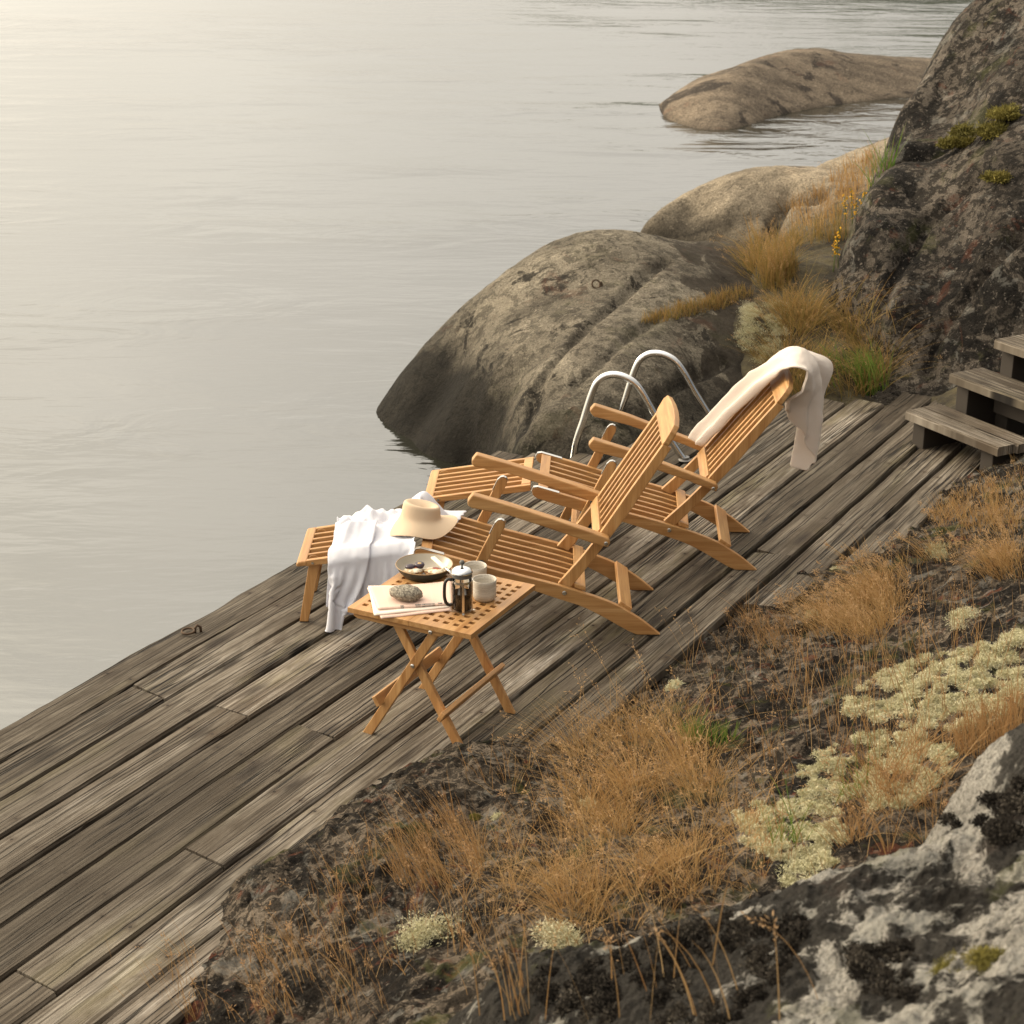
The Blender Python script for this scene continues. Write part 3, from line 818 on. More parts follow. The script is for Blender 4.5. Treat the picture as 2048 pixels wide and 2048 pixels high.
# ------------------------------------------------------------------ teak
def teak(name, axis):
    M = Mat(name, .42)
    s = [38, 38, 38]; s[axis] = 2.2
    oi = M.n('ShaderNodeObjectInfo')
    add = M.n('ShaderNodeVectorMath', operation='ADD')
    M.link(M.obj(), add.inputs[0])
    sc_ = M.n('ShaderNodeVectorMath', operation='SCALE'); sc_.inputs['Scale'].default_value = 9.0
    cmb = M.n('ShaderNodeCombineXYZ')
    for k in range(3): M.link(oi.outputs['Random'], cmb.inputs[k])
    M.link(cmb.outputs[0], sc_.inputs[0]); M.link(sc_.outputs[0], add.inputs[1])
    v = M.map(add.outputs[0], tuple(s))
    g1 = M.noise(v, 1.0, 6, .6, .6)
    s2 = [220, 220, 220]; s2[axis] = 7
    g2 = M.noise(M.map(add.outputs[0], tuple(s2)), 1.0, 3, .6)
    c = M.ramp(g1, [(.28, (.30, .142, .046)), (.48, (.44, .235, .086)), (.70, (.55, .325, .135))])
    c = M.mix(M.math('MULTIPLY', M.ramp(g2, [(.36, 1), (.56, 0)]), .32), c, (.27, .12, .045))
    c = M.mix(.65, c, M.ramp(oi.outputs['Random'], [(0, .40), (1, .60)]), 'OVERLAY')
    c = M.mix(M.math('MULTIPLY', M.ramp(M.noise(M.obj(), 3.2, 3), [(.45, 0), (.7, 1)]), .22), c, (.46, .20, .075))
    M.set('Base Color', c)
    M.set('Roughness', M.ramp(g1, [(.3, .36), (.7, .52)]))
    M.bump(M.math('ADD', g1, g2), .22, .002)
    M.set('Specular IOR Level', .4)
    return M.m
TX, TY, TZ = teak('teak_lengthwise_mat', 0), teak('teak_crosswise_mat', 1), teak('teak_upright_mat', 2)
STEEL = plain('brushed_steel_mat', (.72, .70, .66), .25, 1.0)
RUBBER = plain('black_rubber_mat', (.02, .02, .02), .7)

def make_chair(name, loc, rz, dback, arm):
    """steamer deck chair; x runs from the rear tip to the foot end, +y is the side towards the camera"""
    C = empty(name, loc, rz)
    piv = np.array([.470, .205])
    def rb(p):                      # back frame turned about its pivot bolt
        c, s = math.cos(dback), math.sin(dback)
        q = np.array(p) - piv
        return (piv[0] + c * q[0] - s * q[1], piv[1] + s * q[0] + c * q[1])
    top = smooth_line([(.068, .0), (.104, .031), (.148, .066), (.199, .100), (.25, .1305), (.322, .161), (.371, .178), (.494, .217), (.62, .250), (.752, .284), (.84, .310), (.98, .350), (1.062, .371)], 3)
    nose = [(1.078, .368), (1.087, .354), (1.083, .335), (1.068, .322)]
    bot = smooth_line([(1.055, .316), (.945, .284), (.875, .266), (.676, .2165), (.588, .189), (.495, .157), (.40, .125), (.32, .085), (.255, .047), (.20, .015), (.165, .0)], 3)
    rail = [tuple(p) for p in top] + nose + [tuple(p) for p in bot]
    for s in (1, -1):
        a, b = sorted((s * .222, s * .246))
        r = MB().prism(rail, a, b).build('seat_rail', TX, C, bevel=.003)
        for bx_, bz in ((.470, .185), (.80, .285)):
            MB().lathe([(0, 0), (.010, 0), (.010, .003), (.006, .0045), (0, .0045)], seg=14, c=(0, 0, 0)).build('bolt', STEEL, r)
            r.children[-1].location = (bx_, s * .246, bz); r.children[-1].rotation_euler = (-s * PI / 2, 0, 0)
        mb = MB()
        mb.tube([(x, s * .234, z + .001) for x, z in [(.965, .347), (1.0, .357), (1.045, .369), (1.066, .371), (1.082, .366), (1.090, .352)]], .0045, 6)
        pr = [(.965, .3455), (1.062, .3725), (1.08, .3695), (1.0895, .354), (1.0915, .3545), (1.0815, .3725), (1.062, .3755), (.965, .3485)]
        mb = MB().prism(pr, *sorted((s * .223, s * .245)))
        mb.build('bracket', STEEL, r, bevel=.0006)
    # seat: six slats following the rails between two cross boards
    mb = MB()
    cur = [tuple(p) for p in top]
    cx_ = [p[0] for p in cur]; cz_ = [p[1] for p in cur]
    zt = lambda x: float(np.interp(x, cx_, cz_))
    for k in range(6):
        y = -.222 + .444 * (k + 1) / 7
        xs = np.linspace(.392, 1.048, 14)
        p = [(x, zt(x) - .002) for x in xs] + [(x, zt(x) - .026) for x in xs[::-1]]
        mb.prism(p, y - .0085, y + .0085)
    mb.build('seat_slats', TX, C, bevel=.002)
    def cross(nm, x0, x1, lift, th, w, mat=TY, par=C):
        z0, z1 = zt(x0) + lift, zt(x1) + lift
        return MB().prism([(x0, z0), (x1, z1), (x1 + (z0 - z1) / (x1 - x0) * -th * 0, z1 - th), (x0, z0 - th)], -w, w).build(nm, mat, par, bevel=.003)
    cross('cross_board', 1.016, 1.060, .0005, .022, .2215)
    cross('cross_board', .382, .428, .021, .0205, .2215)
    MB().prism([(.196, .094), (.246, .1255), (.236, .1455 - .005), (.186, .109 - .002)], -.2215, .2215).build('stretcher', TY, C, bevel=.003)
    # back: two stiles, five slats, cross board, head board
    fr = [(.085, .826), (.21, .63), (.352, .402), (.405, .328), (.497, .213)]
    rr = [(.447, .192), (.366, .303), (.318, .374), (.212, .530), (.050, .812)]
    stile = [rb(p) for p in fr + rr]
    for s in (1, -1):
        MB().prism(stile, *sorted((s * .196, s * .2195))).build('stile', TX if 0 else TZ, C, bevel=.003)
    dcol = np.array(rb((.085, .826))) - np.array(rb((.352, .402))); 
    mb = MB()
    for k in range(5):
        y = -.196 + .392 * (k + 1) / 6
        mb.prism([rb(p) for p in [(.088, .818), (.21, .628), (.335, .428), (.316, .416), (.192, .614), (.070, .806)]], y - .008, y + .008)
    mb.build('back_slats', TZ, C, bevel=.002)
    MB().prism([rb(p) for p in [(.330, .452), (.358, .410), (.339, .397), (.311, .439)]], -.1955, .1955).build('cross_board', TY, C, bevel=.003)
    # head board: bowed front, clipped upper corners
    mb = MB()
    e = np.array(rb((.040, .905))) - np.array(rb((.086, .818))); eh = np.linalg.norm(e); e /= eh
    nn_ = np.array([e[1], -e[0]])
    b0_ = np.array(rb((.088, .818)))
    out = [(-.225, .022), (-.225, .072), (-.200, .097), (-.10, .103), (0, .105), (.10, .103), (.200, .097), (.225, .072), (.225, .022), (.212, 0.0), (-.212, 0.0)]
    V = []
    for t_ in (0.004, -.022):
        for y, h_ in out:
            bow = -.012 * (1 - (y / .225) ** 2)
            q = b0_ + e * h_ + nn_ * (t_ + bow)
            V.append((q[0], y, q[1]))
    n_ = len(out)
    mb.add(V, [tuple(range(n_)), tuple(range(2 * n_ - 1, n_ - 1, -1))] + [(i, i + n_, (i + 1) % n_ + n_, (i + 1) % n_) for i in range(n_)])
    mb.build('head_board', TY, C, bevel=.004)
    for s in (1, -1):
        a_ = MB().prism(arm, *sorted((s * .225, s * .272))).build('armrest', TX, C, bevel=.006, seg=3)
        bp = (arm[5][0] + .012, arm[5][1] - .020)
        bo = MB().lathe([(0, 0), (.009, 0), (.009, .003), (.005, .0045), (0, .0045)], seg=14).build('bolt', STEEL, a_); bo.location = (bp[0], s * .272, bp[1]); bo.rotation_euler = (-s * PI / 2, 0, 0)
        # front leg: under the arm, past the rail, down to the deck
        p0, p1 = np.array([.727, .507]), np.array([.965, 0.0])
        d_ = (p1 - p0) / np.linalg.norm(p1 - p0); sd_ = np.array([-d_[1], d_[0]])
        w_ = .021
        lg = [p0 + sd_ * w_ + d_ * .022, p0 + sd_ * w_ * .75 + d_ * .006, p0 + sd_ * w_ * .3 - d_ * .001, p0 - sd_ * w_ * .3 - d_ * .001, p0 - sd_ * w_ * .75 + d_ * .006, p0 - sd_ * w_ + d_ * .022]
        k0 = p1 - sd_ * w_; k0 = k0 - d_ * (k0[1] / d_[1]); k1 = p1 + sd_ * w_; k1 = k1 - d_ * (k1[1] / d_[1])
        lg += [k0, k1]
        l_ = MB().prism([tuple(q) for q in lg], *sorted((s * .2465, s * .268))).build('front_leg', TZ, C, bevel=.003)
        tp = [p0 + sd_ * (w_ + .002) + d_ * .075, p0 + sd_ * (w_ + .002) + d_ * .022, p0 + sd_ * w_ * .78 + d_ * .004, p0 + sd_ * w_ * .3 - d_ * .003, p0 - sd_ * w_ * .3 - d_ * .003, p0 - sd_ * w_ * .8 + d_ * .004]
        tp2 = [q for q in tp] + [np.array(q) + np.array([0, .0]) for q in []]
        V = []; yy = sorted((s * .2475, s * .267))
        mb = MB()
        for y in yy: V += [(q[0], y, q[1]) for q in tp]
        nt = len(tp)
        mb.add(V, [(i, i + 1, i + 1 + nt, i + nt) for i in range(nt - 1)])
        o = mb.build('bracket', STEEL, l_); sm = o.modifiers.new('solid', 'SOLIDIFY'); sm.thickness = .002; sm.offset = 0
        MB().disc((.812, s * .268, .322), (0, s, 0), .015, .018, 16).build('knob', RUBBER, l_, bevel=.003)
    # board joining the front legs
    MB().prism([(.872, .155), (.890, .163), (.915, .105), (.897, .097)], -.2460, .2460).build('stretcher', TY, C, bevel=.003)
    # foot rest: two side rails, five slats, end board and its own pair of legs
    L = empty('leg_rest', (0, 0, 0)); 
    lt = lambda x: .3655 + (.2850 - .3655) * (x - 1.097) / (1.578 - 1.097)
    bx0 = [(1.536, lt(1.536)), (1.572, lt(1.572)), (1.580, lt(1.578) - .006), (1.580, lt(1.578) - .022), (1.536, lt(1.536) - .024)]
    rest = MB()
    for s in (1, -1):
        x0, x1 = 1.096, 1.538
        rest.prism([(x0, lt(x0)), (x1, lt(x1)), (x1, lt(x1) - .026), (x0 + .03, lt(x0) - .036), (x0, lt(x0) - .03)], *sorted((s * .172, s * .194)))
    for k in range(5):
        y = -.172 + .344 * (k + 1) / 6
        x0, x1 = 1.128, 1.538
        rest.prism([(x0, lt(x0) - .001), (x1, lt(x1) - .001), (x1, lt(x1) - .022), (x0, lt(x0) - .022)], y - .008, y + .008)
    x0, x1 = 1.097, 1.1385
    rest.prism([(x0, lt(x0) + .0015), (x1, lt(x1) + .0015), (x1, lt(x1) - .019), (x0, lt(x0) - .019)], -.1715, .1715)
    bpy.data.objects.remove(L)
    rest = rest.build('leg_rest', TX, C, bevel=.003)
    eb = MB().prism(bx0, -.196, .196).build('end_board', TY, rest, bevel=.007, seg=3)
    for s in (1, -1):
        MB().prism([(1.482, lt(1.482) - .027), (1.531, lt(1.531) - .027), (1.577, .006), (1.541, .006)], *sorted((s * .150, s * .171))).build('leg', TZ, rest, bevel=.003)
        MB().prism([(1.5405, 0), (1.5775, 0), (1.577, .0058), (1.541, .0058)], *sorted((s * .151, s * .170))).build('rubber_foot', RUBBER, rest)
        MB().disc((1.512, s * .150 - .002, lt(1.512) - .019), (0, 1, 0), .023, .004, 24).build('hinge_disc', TX, rest, bevel=.001)
        MB().disc((1.512, s * .194, lt(1.512) - .014), (0, s, 0), .006, .003, 10).build('bolt', STEEL, rest)
    MB().prism([(1.530, .10), (1.545, .10), (1.539, .135), (1.524, .135)], -.1495, .1495).build('stretcher', TY, rest, bevel=.002)
    return C
arm1 = [(.869, .591), (.848, .619), (.706, .578), (.53, .522), (.369, .465), (.293, .437), (.288, .419), (.296, .398), (.356, .414), (.521, .472), (.697, .531), (.852, .562), (.867, .573)]
arm2 = [(.841, .586), (.82, .613), (.659, .564), (.521, .512), (.415, .475), (.369, .455), (.272, .417), (.262, .403), (.27, .381), (.358, .413), (.391, .428), (.53, .475), (.663, .520), (.819, .556), (.833, .570)]
arm2b = [arm2[0], arm2[1], arm2[2], arm2[3], arm2[5], arm2[6]] + arm2[7:]
T1, T2 = math.radians(179.38), math.radians(177.28)
CH1, CH2 = (.6911, 7.3667), (1.1859, 8.0714)
ch1 = make_chair('deck_chair', (CH1[0], CH1[1], 0), T1, 0.0, arm1)
tag(ch1, 'teak deck chair nearer the camera with white shirt and hat on its leg rest', 'deck chair', 'pair of teak steamer chairs on the jetty')
ch2 = make_chair('deck_chair', (CH2[0], CH2[1], 0), T2, math.radians(5.9), arm2b)
tag(ch2, 'teak deck chair farther back with a cream towel over its back', 'deck chair', 'pair of teak steamer chairs on the jetty')
def chair_pt(c, u, y, z):
    (X, Y), t = (CH1, T1) if c == 1 else (CH2, T2)
    return np.array([X + u * math.cos(t) - y * math.sin(t), Y + u * math.sin(t) + y * math.cos(t), z])

# ------------------------------------------------------------------ folding table
TB = empty('folding_table', (-.2501, 6.3184, 0), math.radians(-26.9))
tag(TB, 'low folding teak table with square-holed top and crossed legs', 'table')
TH, TS = .5165, .2528
def lattice(mb, xs, ys, solid, z0, z1):
    nx, ny = len(xs) - 1, len(ys) - 1
    def S(i, j): return 0 <= i < nx and 0 <= j < ny and solid(i, j)
    for i in range(nx):
        for j in range(ny):
            if not S(i, j): continue
            a, b, c, d = xs[i], xs[i + 1], ys[j], ys[j + 1]
            mb.add([(a, c, z1), (b, c, z1), (b, d, z1), (a, d, z1)], [(0, 1, 2, 3)])
            mb.add([(a, c, z0), (b, c, z0), (b, d, z0), (a, d, z0)], [(3, 2, 1, 0)])
            for (di, dj, p, q) in ((-1, 0, (a, d), (a, c)), (1, 0, (b, c), (b, d)), (0, -1, (a, c), (b, c)), (0, 1, (b, d), (a, d))):
                if not S(i + di, j + dj):
                    mb.add([p + (z0,), q + (z0,), q + (z1,), p + (z1,)], [(0, 1, 2, 3)])
for sx in (-1, 1):
    hs, pit = .0205, .0405
    m0 = .037
    xs = [.0006]; x = m0 - .002
    for k in range(5): xs += [x, x + hs]; x += pit
    xs += [TS]
    ys = [-TS]; y = -.5 * (10 * pit + hs)
    for k in range(11): ys += [y, y + hs]; y += pit
    ys += [TS]
    mb = MB()
    lattice(mb, [sx * q for q in xs] if sx > 0 else [-q for q in xs[::-1]], ys, lambda i, j: not (i % 2 == 1 and j % 2 == 1), TH - .020, TH)
    mb.build('tabletop_leaf', TY, TB, bevel=.0012, weld=True)
for s in (1, -1):
    yb = s * .2285
    MB().prism([(-.238, TH - .0205), (.135, TH - .0205), (.135, TH - .034), (.118, TH - .044), (-.22, TH - .044), (-.238, TH - .036)], yb - .009, yb + .009).build('apron', TX, TB, bevel=.003)
    MB().prism([(.150, TH - .0205), (.238, TH - .0205), (.238, TH - .036), (.222, TH - .044), (.150, TH - .044)], s * .182 - .009, s * .182 + .009).build('apron', TX, TB, bevel=.003)
    def leg(p0, p1, y, nm='leg', w=.0175, t=.009):
        p0, p1 = np.array(p0), np.array(p1)
        d_ = (p1 - p0) / np.linalg.norm(p1 - p0); sd_ = np.array([-d_[1], d_[0]])
        a, b = p1 + sd_ * w, p1 - sd_ * w
        a = a - d_ * (a[1] / d_[1]); b = b - d_ * (b[1] / d_[1])
        pr = [p0 + sd_ * w, a, b, p0 - sd_ * w, p0 - sd_ * w * .6 - d_ * .012, p0 + sd_ * w * .6 - d_ * .012]
        return MB().prism([tuple(q) for q in pr], y - t, y + t).build(nm, TZ, TB, bevel=.003)
    lp = leg((.090, TH - .036), (-.205, 0), s * .2085)
    for bl in ((-.005, s * .2176, .324), (.082, s * .2376, TH - .033)):
        bo = MB().lathe([(0, 0), (.008, 0), (.008, .003), (.0045, .0045), (0, .0045)], seg=14).build('bolt', STEEL, lp); bo.location = bl; bo.rotation_euler = (-s * PI / 2, 0, 0)
    leg((-.100, TH - .022), (.186, 0), s * .1888)
ql = lambda z: .186 - .589 * z
pl_ = lambda z: -.205 + .61 * z
MB().beam((ql(.150) + .0205 + .009, -.250, .150 + .012), (ql(.150) + .0295, .225, .162), .018, .042, up=(.5, 0, .86)).build('crossbar', TY, TB, bevel=.003)
MB().beam((pl_(.150) - .0295, -.250, .162), (pl_(.150) - .0295, .240, .162), .018, .042, up=(-.5, 0, .86)).build('crossbar', TY, TB, bevel=.003)
def tpt(a, b, z=TH):
    t = math.radians(-26.9)
    return np.array([-.2501 + a * math.cos(t) - b * math.sin(t), 6.3184 + a * math.sin(t) + b * math.cos(t), z])
def at_table(px, py, dz=0.0): return atZ(px, py, TH + dz)
A_ = lambda x, y: (580 + x / 4.83, 960 + y / 4.83)

# ------------------------------------------------------------------ things on the table
# frying pan
PANOUT = plain('dark_iron_mat', (.022, .028, .026), .45)
PANIN = Mat('cream_enamel_mat', .3); PANIN.set('Base Color', PANIN.mix(PANIN.noise(PANIN.obj(), 25, 4), (.36, .31, .235), (.43, .38, .30)))
p = at_table(*A_(1298, 915)); 
pan = empty('frying_pan', (p[0], p[1], TH))
tag(pan, 'shallow round pan, dark outside and cream inside, with breakfast in it', 'pan')
MB().lathe([(.0, .0), (.070, .0), (.078, .003), (.096, .022), (.106, .040), (.1072, .0425)], seg=56).build('pan_body', PANOUT, pan, smooth=True)
MB().lathe([(.1072, .0425), (.1062, .0445), (.1045, .0425), (.094, .024), (.078, .008), (.066, .006), (.0, .006)], seg=56).build('lining', PANIN.m, pan, smooth=True)
RIM = plain('bare_clay_rim_mat', (.36, .23, .11), .5)
mb = MB(); torus(mb, (0, 0, .0436), .1064, .0016, (1, 0, 0), (0, 1, 0), 56); mb.build('rim', RIM, pan, smooth=True)
def blob(name, c, r, m, seed, parent=None, n=3, amp=.25, sub=3, rz=0):
    bm = bmesh.new(); bmesh.ops.create_icosphere(bm, subdivisions=sub, radius=1)
    V = np.array([v.co[:] for v in bm.verts]); F = np.array([[v.index for v in f.verts] for f in bm.faces]); bm.free()
    k = 1 + amp * fbm(V + seed * 7.7, 1.3, n)
    V = V * k[:, None] * np.array(r)
    if rz: V = V @ np.array([[math.cos(rz), math.sin(rz), 0], [-math.sin(rz), math.cos(rz), 0], [0, 0, 1]])
    o = mesh_obj(name, V, F, m, parent, smooth=True)
    o.location = c
    return o
BREAD = Mat('toast_mat', .7); BREAD.set('Base Color', BREAD.ramp(BREAD.noise(BREAD.obj(), 60, 5), [(.4, (.20, .085, .03)), (.6, (.42, .24, .10))]))
CREAM = Mat('soft_cheese_mat', .5); CREAM.set('Base Color', CREAM.ramp(CREAM.noise(CREAM.obj(), 50, 5), [(.42, (.45, .32, .18)), (.56, (.80, .72, .58))])); CREAM.set('Subsurface Weight', .1)
FIGM = Mat('fig_flesh_mat', .35); FIGM.set('Base Color', FIGM.ramp(FIGM.noise(FIGM.obj(), 90, 4), [(.42, (.16, .02, .02)), (.6, (.42, .12, .06))]))
FIGS = plain('fig_skin_mat', (.035, .02, .035), .4)
FIGC = Mat('fig_cut_mat', .4); FIGC.set('Base Color', FIGC.ramp(FIGC.noise(FIGC.obj(), 120, 3), [(.4, (.40, .24, .07)), (.6, (.62, .45, .20))]))
for (x, y, s, rz, lab) in [(1185, 895, 1.0, .2, 'slice of toast with soft cheese and a dark fig, left one in the pan'), (1395, 900, 1.0, -.3, 'slice of toast with soft cheese and red fig, right one in the pan')]:
    q = at_table(*A_(x, y), .013)
    t_ = empty('toast', (q[0], q[1], TH + .011), rz); tag(t_, lab, 'toast', 'breakfast toasts in the pan')
    blob('bread', (0, 0, .006), (.044, .030, .009), BREAD.m, x, t_)
    blob('cheese', (.0, -.003, .013), (.037, .026, .008), CREAM.m, x + 1, t_, amp=.6)
    blob('topping', (.006, .006, .019), (.018, .011, .004), FIGM.m, x + 2, t_, amp=.3)
for (x, y, m, kind) in [(1160, 862, FIGS, 'dark whole fig half, skin up, at the left of the pan'), (1252, 852, FIGC.m, 'pale cut fig half facing up between the two toasts')]:
    q = at_table(*A_(x, y), .024)
    f_ = empty('fig_half', (q[0], q[1], TH + .028)); tag(f_, kind, 'fig')
    blob('flesh' if m is not FIGS else 'skin', (0, 0, .006), (.019, .017, .010), m, x, f_, amp=.12)
    if m is not FIGS: MB().lathe([(.0, .0165), (.0165, .0165), (.0195, .010), (.015, .0), (0, -.002)], seg=24).build('skin', FIGS, f_, smooth=True); f_.children[0].scale = (.8, .8, 1.2)
# knife lying over the rim
BONE = Mat('bone_handle_mat', .4); BONE.set('Base Color', BONE.mix(BONE.noise(BONE.map(BONE.obj(), (200, 30, 30)), 1, 3), (.74, .66, .50), (.84, .78, .64)))
k0 = at_table(*A_(1378, 745), .062); k1 = at_table(*A_(1500, 855), .052); k2 = at_table(*A_(1545, 885), .046); k3 = at_table(*A_(1575, 960), .02)
kn_ = empty('knife', tuple(k1)); tag(kn_, 'table knife with a pale handle lying across the pan rim', 'knife')
MB().beam(k0 - k1, k1 - k1, .019, .009).build('handle', BONE.m, kn_, bevel=.004, seg=3)
MB().tube([k1 * 0, k2 - k1, k3 - k1], [.005, .0045, .004], 8).build('blade', STEEL, kn_, smooth=True)

# newspaper
NEWS = Mat('pink_newsprint_mat', .85)
v = NEWS.attr('pc'); sx_ = NEWS.n('ShaderNodeSeparateXYZ'); NEWS.link(v, sx_.inputs[0])
X_, Y_ = sx_.outputs[0], sx_.outputs[1]
# columns of small grey print: rows, broken into words, kept in columns and away from the margin
row = NEWS.math('GREATER_THAN', NEWS.math('FRACT', NEWS.math('MULTIPLY', Y_, 310.0)), .52)
wrd = NEWS.math('GREATER_THAN', NEWS.noise(NEWS.map(v, (420, 310, 1)), 1.0, 2, .6), .47)
colm = NEWS.math('GREATER_THAN', NEWS.math('FRACT', NEWS.math('MULTIPLY', X_, 23.0)), .14)
ink = NEWS.math('MULTIPLY', NEWS.math('MULTIPLY', row, wrd), NEWS.math('MULTIPLY', colm, .20))
cN = NEWS.mix(ink, (.74, .53, .43), (.20, .15, .13))
NEWS.set('Base Color', cN)
PAPER_E = plain('paper_edge_mat', (.78, .68, .58), .9)
INK = Mat('printed_picture_mat', .85); INK.set('Base Color', INK.ramp(INK.noise(INK.obj(), 120, 4), [(.35, (.07, .06, .055)), (.65, (.38, .31, .27))]))
corners = [A_(765, 1030), A_(1555, 1000), A_(1575, 1195), A_(850, 1245)]
W = [at_table(*c, .014)[:2] for c in corners]         # back-left, back-right, front-right, front-left
np_ = empty('newspaper', (W[0][0], W[0][1], TH)); tag(np_, 'folded pale pink newspaper lying on the table under a stone', 'newspaper')
def sheet(name, quad, z0, th, m, seed, nx=26, ny=16, lift=.0, curl=0.0):
    g = np.linspace(0, 1, nx); h_ = np.linspace(0, 1, ny)
    V = []; A = []
    P = [np.array(q) for q in quad]
    for b in h_:
        for a in g:
            q = (P[0] * (1 - a) + P[1] * a) * (1 - b) + (P[3] * (1 - a) + P[2] * a) * b
            z = z0 + .0022 * fbm(np.array([[a * 2.2 + seed, b * 2.2, seed]]), 1.0, 2)[0] + lift * (a ** 3) * (1 - b) ** 2 + curl * math.exp(-((b - 1) / .09) ** 2) * -.5
            V.append((q[0] - W[0][0], q[1] - W[0][1], z)); A.append((a * .30, b * .20, seed))
    V = np.array(V); n = len(V)
    idx = np.arange(n).reshape(ny, nx)
    F = np.stack([idx[:-1, :-1], idx[1:, :-1], idx[1:, 1:], idx[:-1, 1:]], -1).reshape(-1, 4)
    o = mesh_obj(name, V, F, m, np_, smooth=True, attrs={'pc': np.array(A)})
    s_ = o.modifiers.new('solid', 'SOLIDIFY'); s_.thickness = th; s_.offset = -1
    return o
q2 = lambda dx0, dy0, dx1, dy1, dx2, dy2, dx3, dy3: [at_table(corners[i][0] + d[0], corners[i][1] + d[1], .005)[:2] for i, d in enumerate(((dx0, dy0), (dx1, dy1), (dx2, dy2), (dx3, dy3)))]
sheet('sheets', q2(-4, 2, -6, 6, -4, 12, 6, 18), .0045, .004, NEWS.m, 2)
sheet('sheets', q2(-2, 0, -10, 4, -8, 8, -8, 14), .0085, .0035, PAPER_E, 4)
top_ = sheet('front_page', W, .0150, .0055, NEWS.m, 6, lift=.012)
# picture and headline blocks along the folded front edge
fd = (W[2] - W[3]); fl_ = np.linalg.norm(fd); fd /= fl_
nd = np.array([fd[1], -fd[0]])
if nd @ (np.array([0, 0]) - W[3]) < 0: nd = -nd
for a0, a1, b0_, b1_ in [(.30, .345, .10, .80), (.50, .56, .25, .75), (.565, .575, .2, .8), (.585, .76, .12, .86), (.80, .86, .42, .50), (.88, .95, .42, .50)]:
    mb = MB(); p0 = W[3] + fd * fl_ * a0 - W[0]; p1 = W[3] + fd * fl_ * a1 - W[0]
    mb.add([(p0[0] - nd[0] * -.0 + nd[0] * .0006, p0[1] + nd[1] * .0006, .0092 + .0056 * b0_), (p1[0] + nd[0] * .0006, p1[1] + nd[1] * .0006, .0092 + .0056 * b0_),
            (p1[0] + nd[0] * .0006, p1[1] + nd[1] * .0006, .0092 + .0056 * b1_), (p0[0] + nd[0] * .0006, p0[1] + nd[1] * .0006, .0092 + .0056 * b1_)], [(0, 1, 2, 3)])
    iv = -nd
    mb.build('printed_block', INK.m, np_); mb = MB()
    mb.add([(p0[0] + iv[0] * .001, p0[1] + iv[1] * .001, .0160), (p1[0] + iv[0] * .001, p1[1] + iv[1] * .001, .0160),
            (p1[0] + iv[0] * .013, p1[1] + iv[1] * .013, .0164), (p0[0] + iv[0] * .013, p0[1] + iv[1] * .013, .0164)], [(0, 1, 2, 3)])
    mb.build('printed_block', INK.m, np_)
STONE = Mat('beach_stone_mat', .8)
sv = STONE.obj()
cs = STONE.ramp(STONE.noise(sv, 130, 3, .7), [(.36, (.07, .06, .05)), (.5, (.20, .17, .125)), (.64, (.36, .32, .25))])
STONE.set('Base Color', cs); STONE.bump(STONE.noise(sv, 90, 5, .7), .5, .003)
q = at_table(*A_(1120, 1150), .016)
s_ = blob('stone', (q[0], q[1], TH + .016 + .024), (.062, .043, .027), STONE.m, 21, n=3, amp=.22, sub=4, rz=-.25)
tag(s_, 'rounded speckled grey beach stone weighing down the newspaper', 'stone')

# coffee press
GL = Mat('thin_glass_mat', .02)
gl = GL.n('ShaderNodeBsdfGlossy'); gl.inputs['Roughness'].default_value = .03
tr = GL.n('ShaderNodeBsdfTransparent'); tr.inputs['Color'].default_value = (.95, .95, .93, 1)
fz = GL.n('ShaderNodeFresnel'); fz.inputs['IOR'].default_value = 1.5
mx = GL.n('ShaderNodeMixShader'); GL.link(fz.outputs[0], mx.inputs[0]); GL.link(tr.outputs[0], mx.inputs[1]); GL.link(gl.outputs[0], mx.inputs[2])
GL.link(mx.outputs[0], GL.out.inputs['Surface'])
COFFEE = plain('coffee_mat', (.012, .006, .004), .15)
BLACKP = plain('black_plastic_mat', (.022, .020, .018), .4)
GREYP = plain('grey_plastic_mat', (.10, .095, .085), .5)
q = at_table(*A_(1662, 1262))
fp = empty('coffee_press', (q[0], q[1], TH), .0)
tag(fp, 'glass coffee press half full of black coffee with chrome lid and black handle', 'coffee press')
R_ = .0355
MB().lathe([(R_, .150), (R_, .012), (R_ - .006, .008), (0, .008)], seg=48).build('glass_beaker', GL.m, fp, smooth=True)
MB().lathe([(0, .074), (R_ - .002, .074), (R_ - .002, .014), (R_ - .008, .0095), (0, .0095)], seg=40).build('coffee', COFFEE, fp, smooth=False)
fr_ = MB()
for z_ in (.118,):
    fr_.lathe([(R_ + .0012, z_ - .0045), (R_ + .0024, z_ - .0045), (R_ + .0024, z_ + .0045), (R_ + .0012, z_ + .0045), (R_ + .0012, z_ - .0045)], seg=40)
for a in (-90, 0, 180, 90):
    t = math.radians(a + 8)
    d_ = np.array([math.cos(t), math.sin(t), 0]); sd_ = np.array([-math.sin(t), math.cos(t), 0])
    fr_.box(d_ * (R_ + .0022) + np.array([0, 0, .060]), (.001, .0042, .060), (d_, sd_, (0, 0, 1)))
    fr_.box(d_ * (R_ + .0062) + np.array([0, 0, .0012]), (.005, .0042, .001), (d_, sd_, (0, 0, 1)))
fr_.build('frame', STEEL, fp)
MB().lathe([(0, .148), (R_ + .0015, .148), (R_ + .0015, .135), (R_ + .0008, .135)], seg=40).build('collar', GREYP, fp, smooth=False)
MB().lathe([(R_ + .003, .149), (R_ + .0035, .152), (R_ - .001, .160), (R_ - .010, .167), (.010, .171), (0, .1715)], seg=40).build('lid', CHROME.m, fp, smooth=True)
MB().lathe([(0, .196), (.006, .1945), (.0095, .189), (.0095, .184), (.006, .179), (.0035, .176), (.0035, .17)], seg=24).build('knob', GREYP, fp, smooth=True)
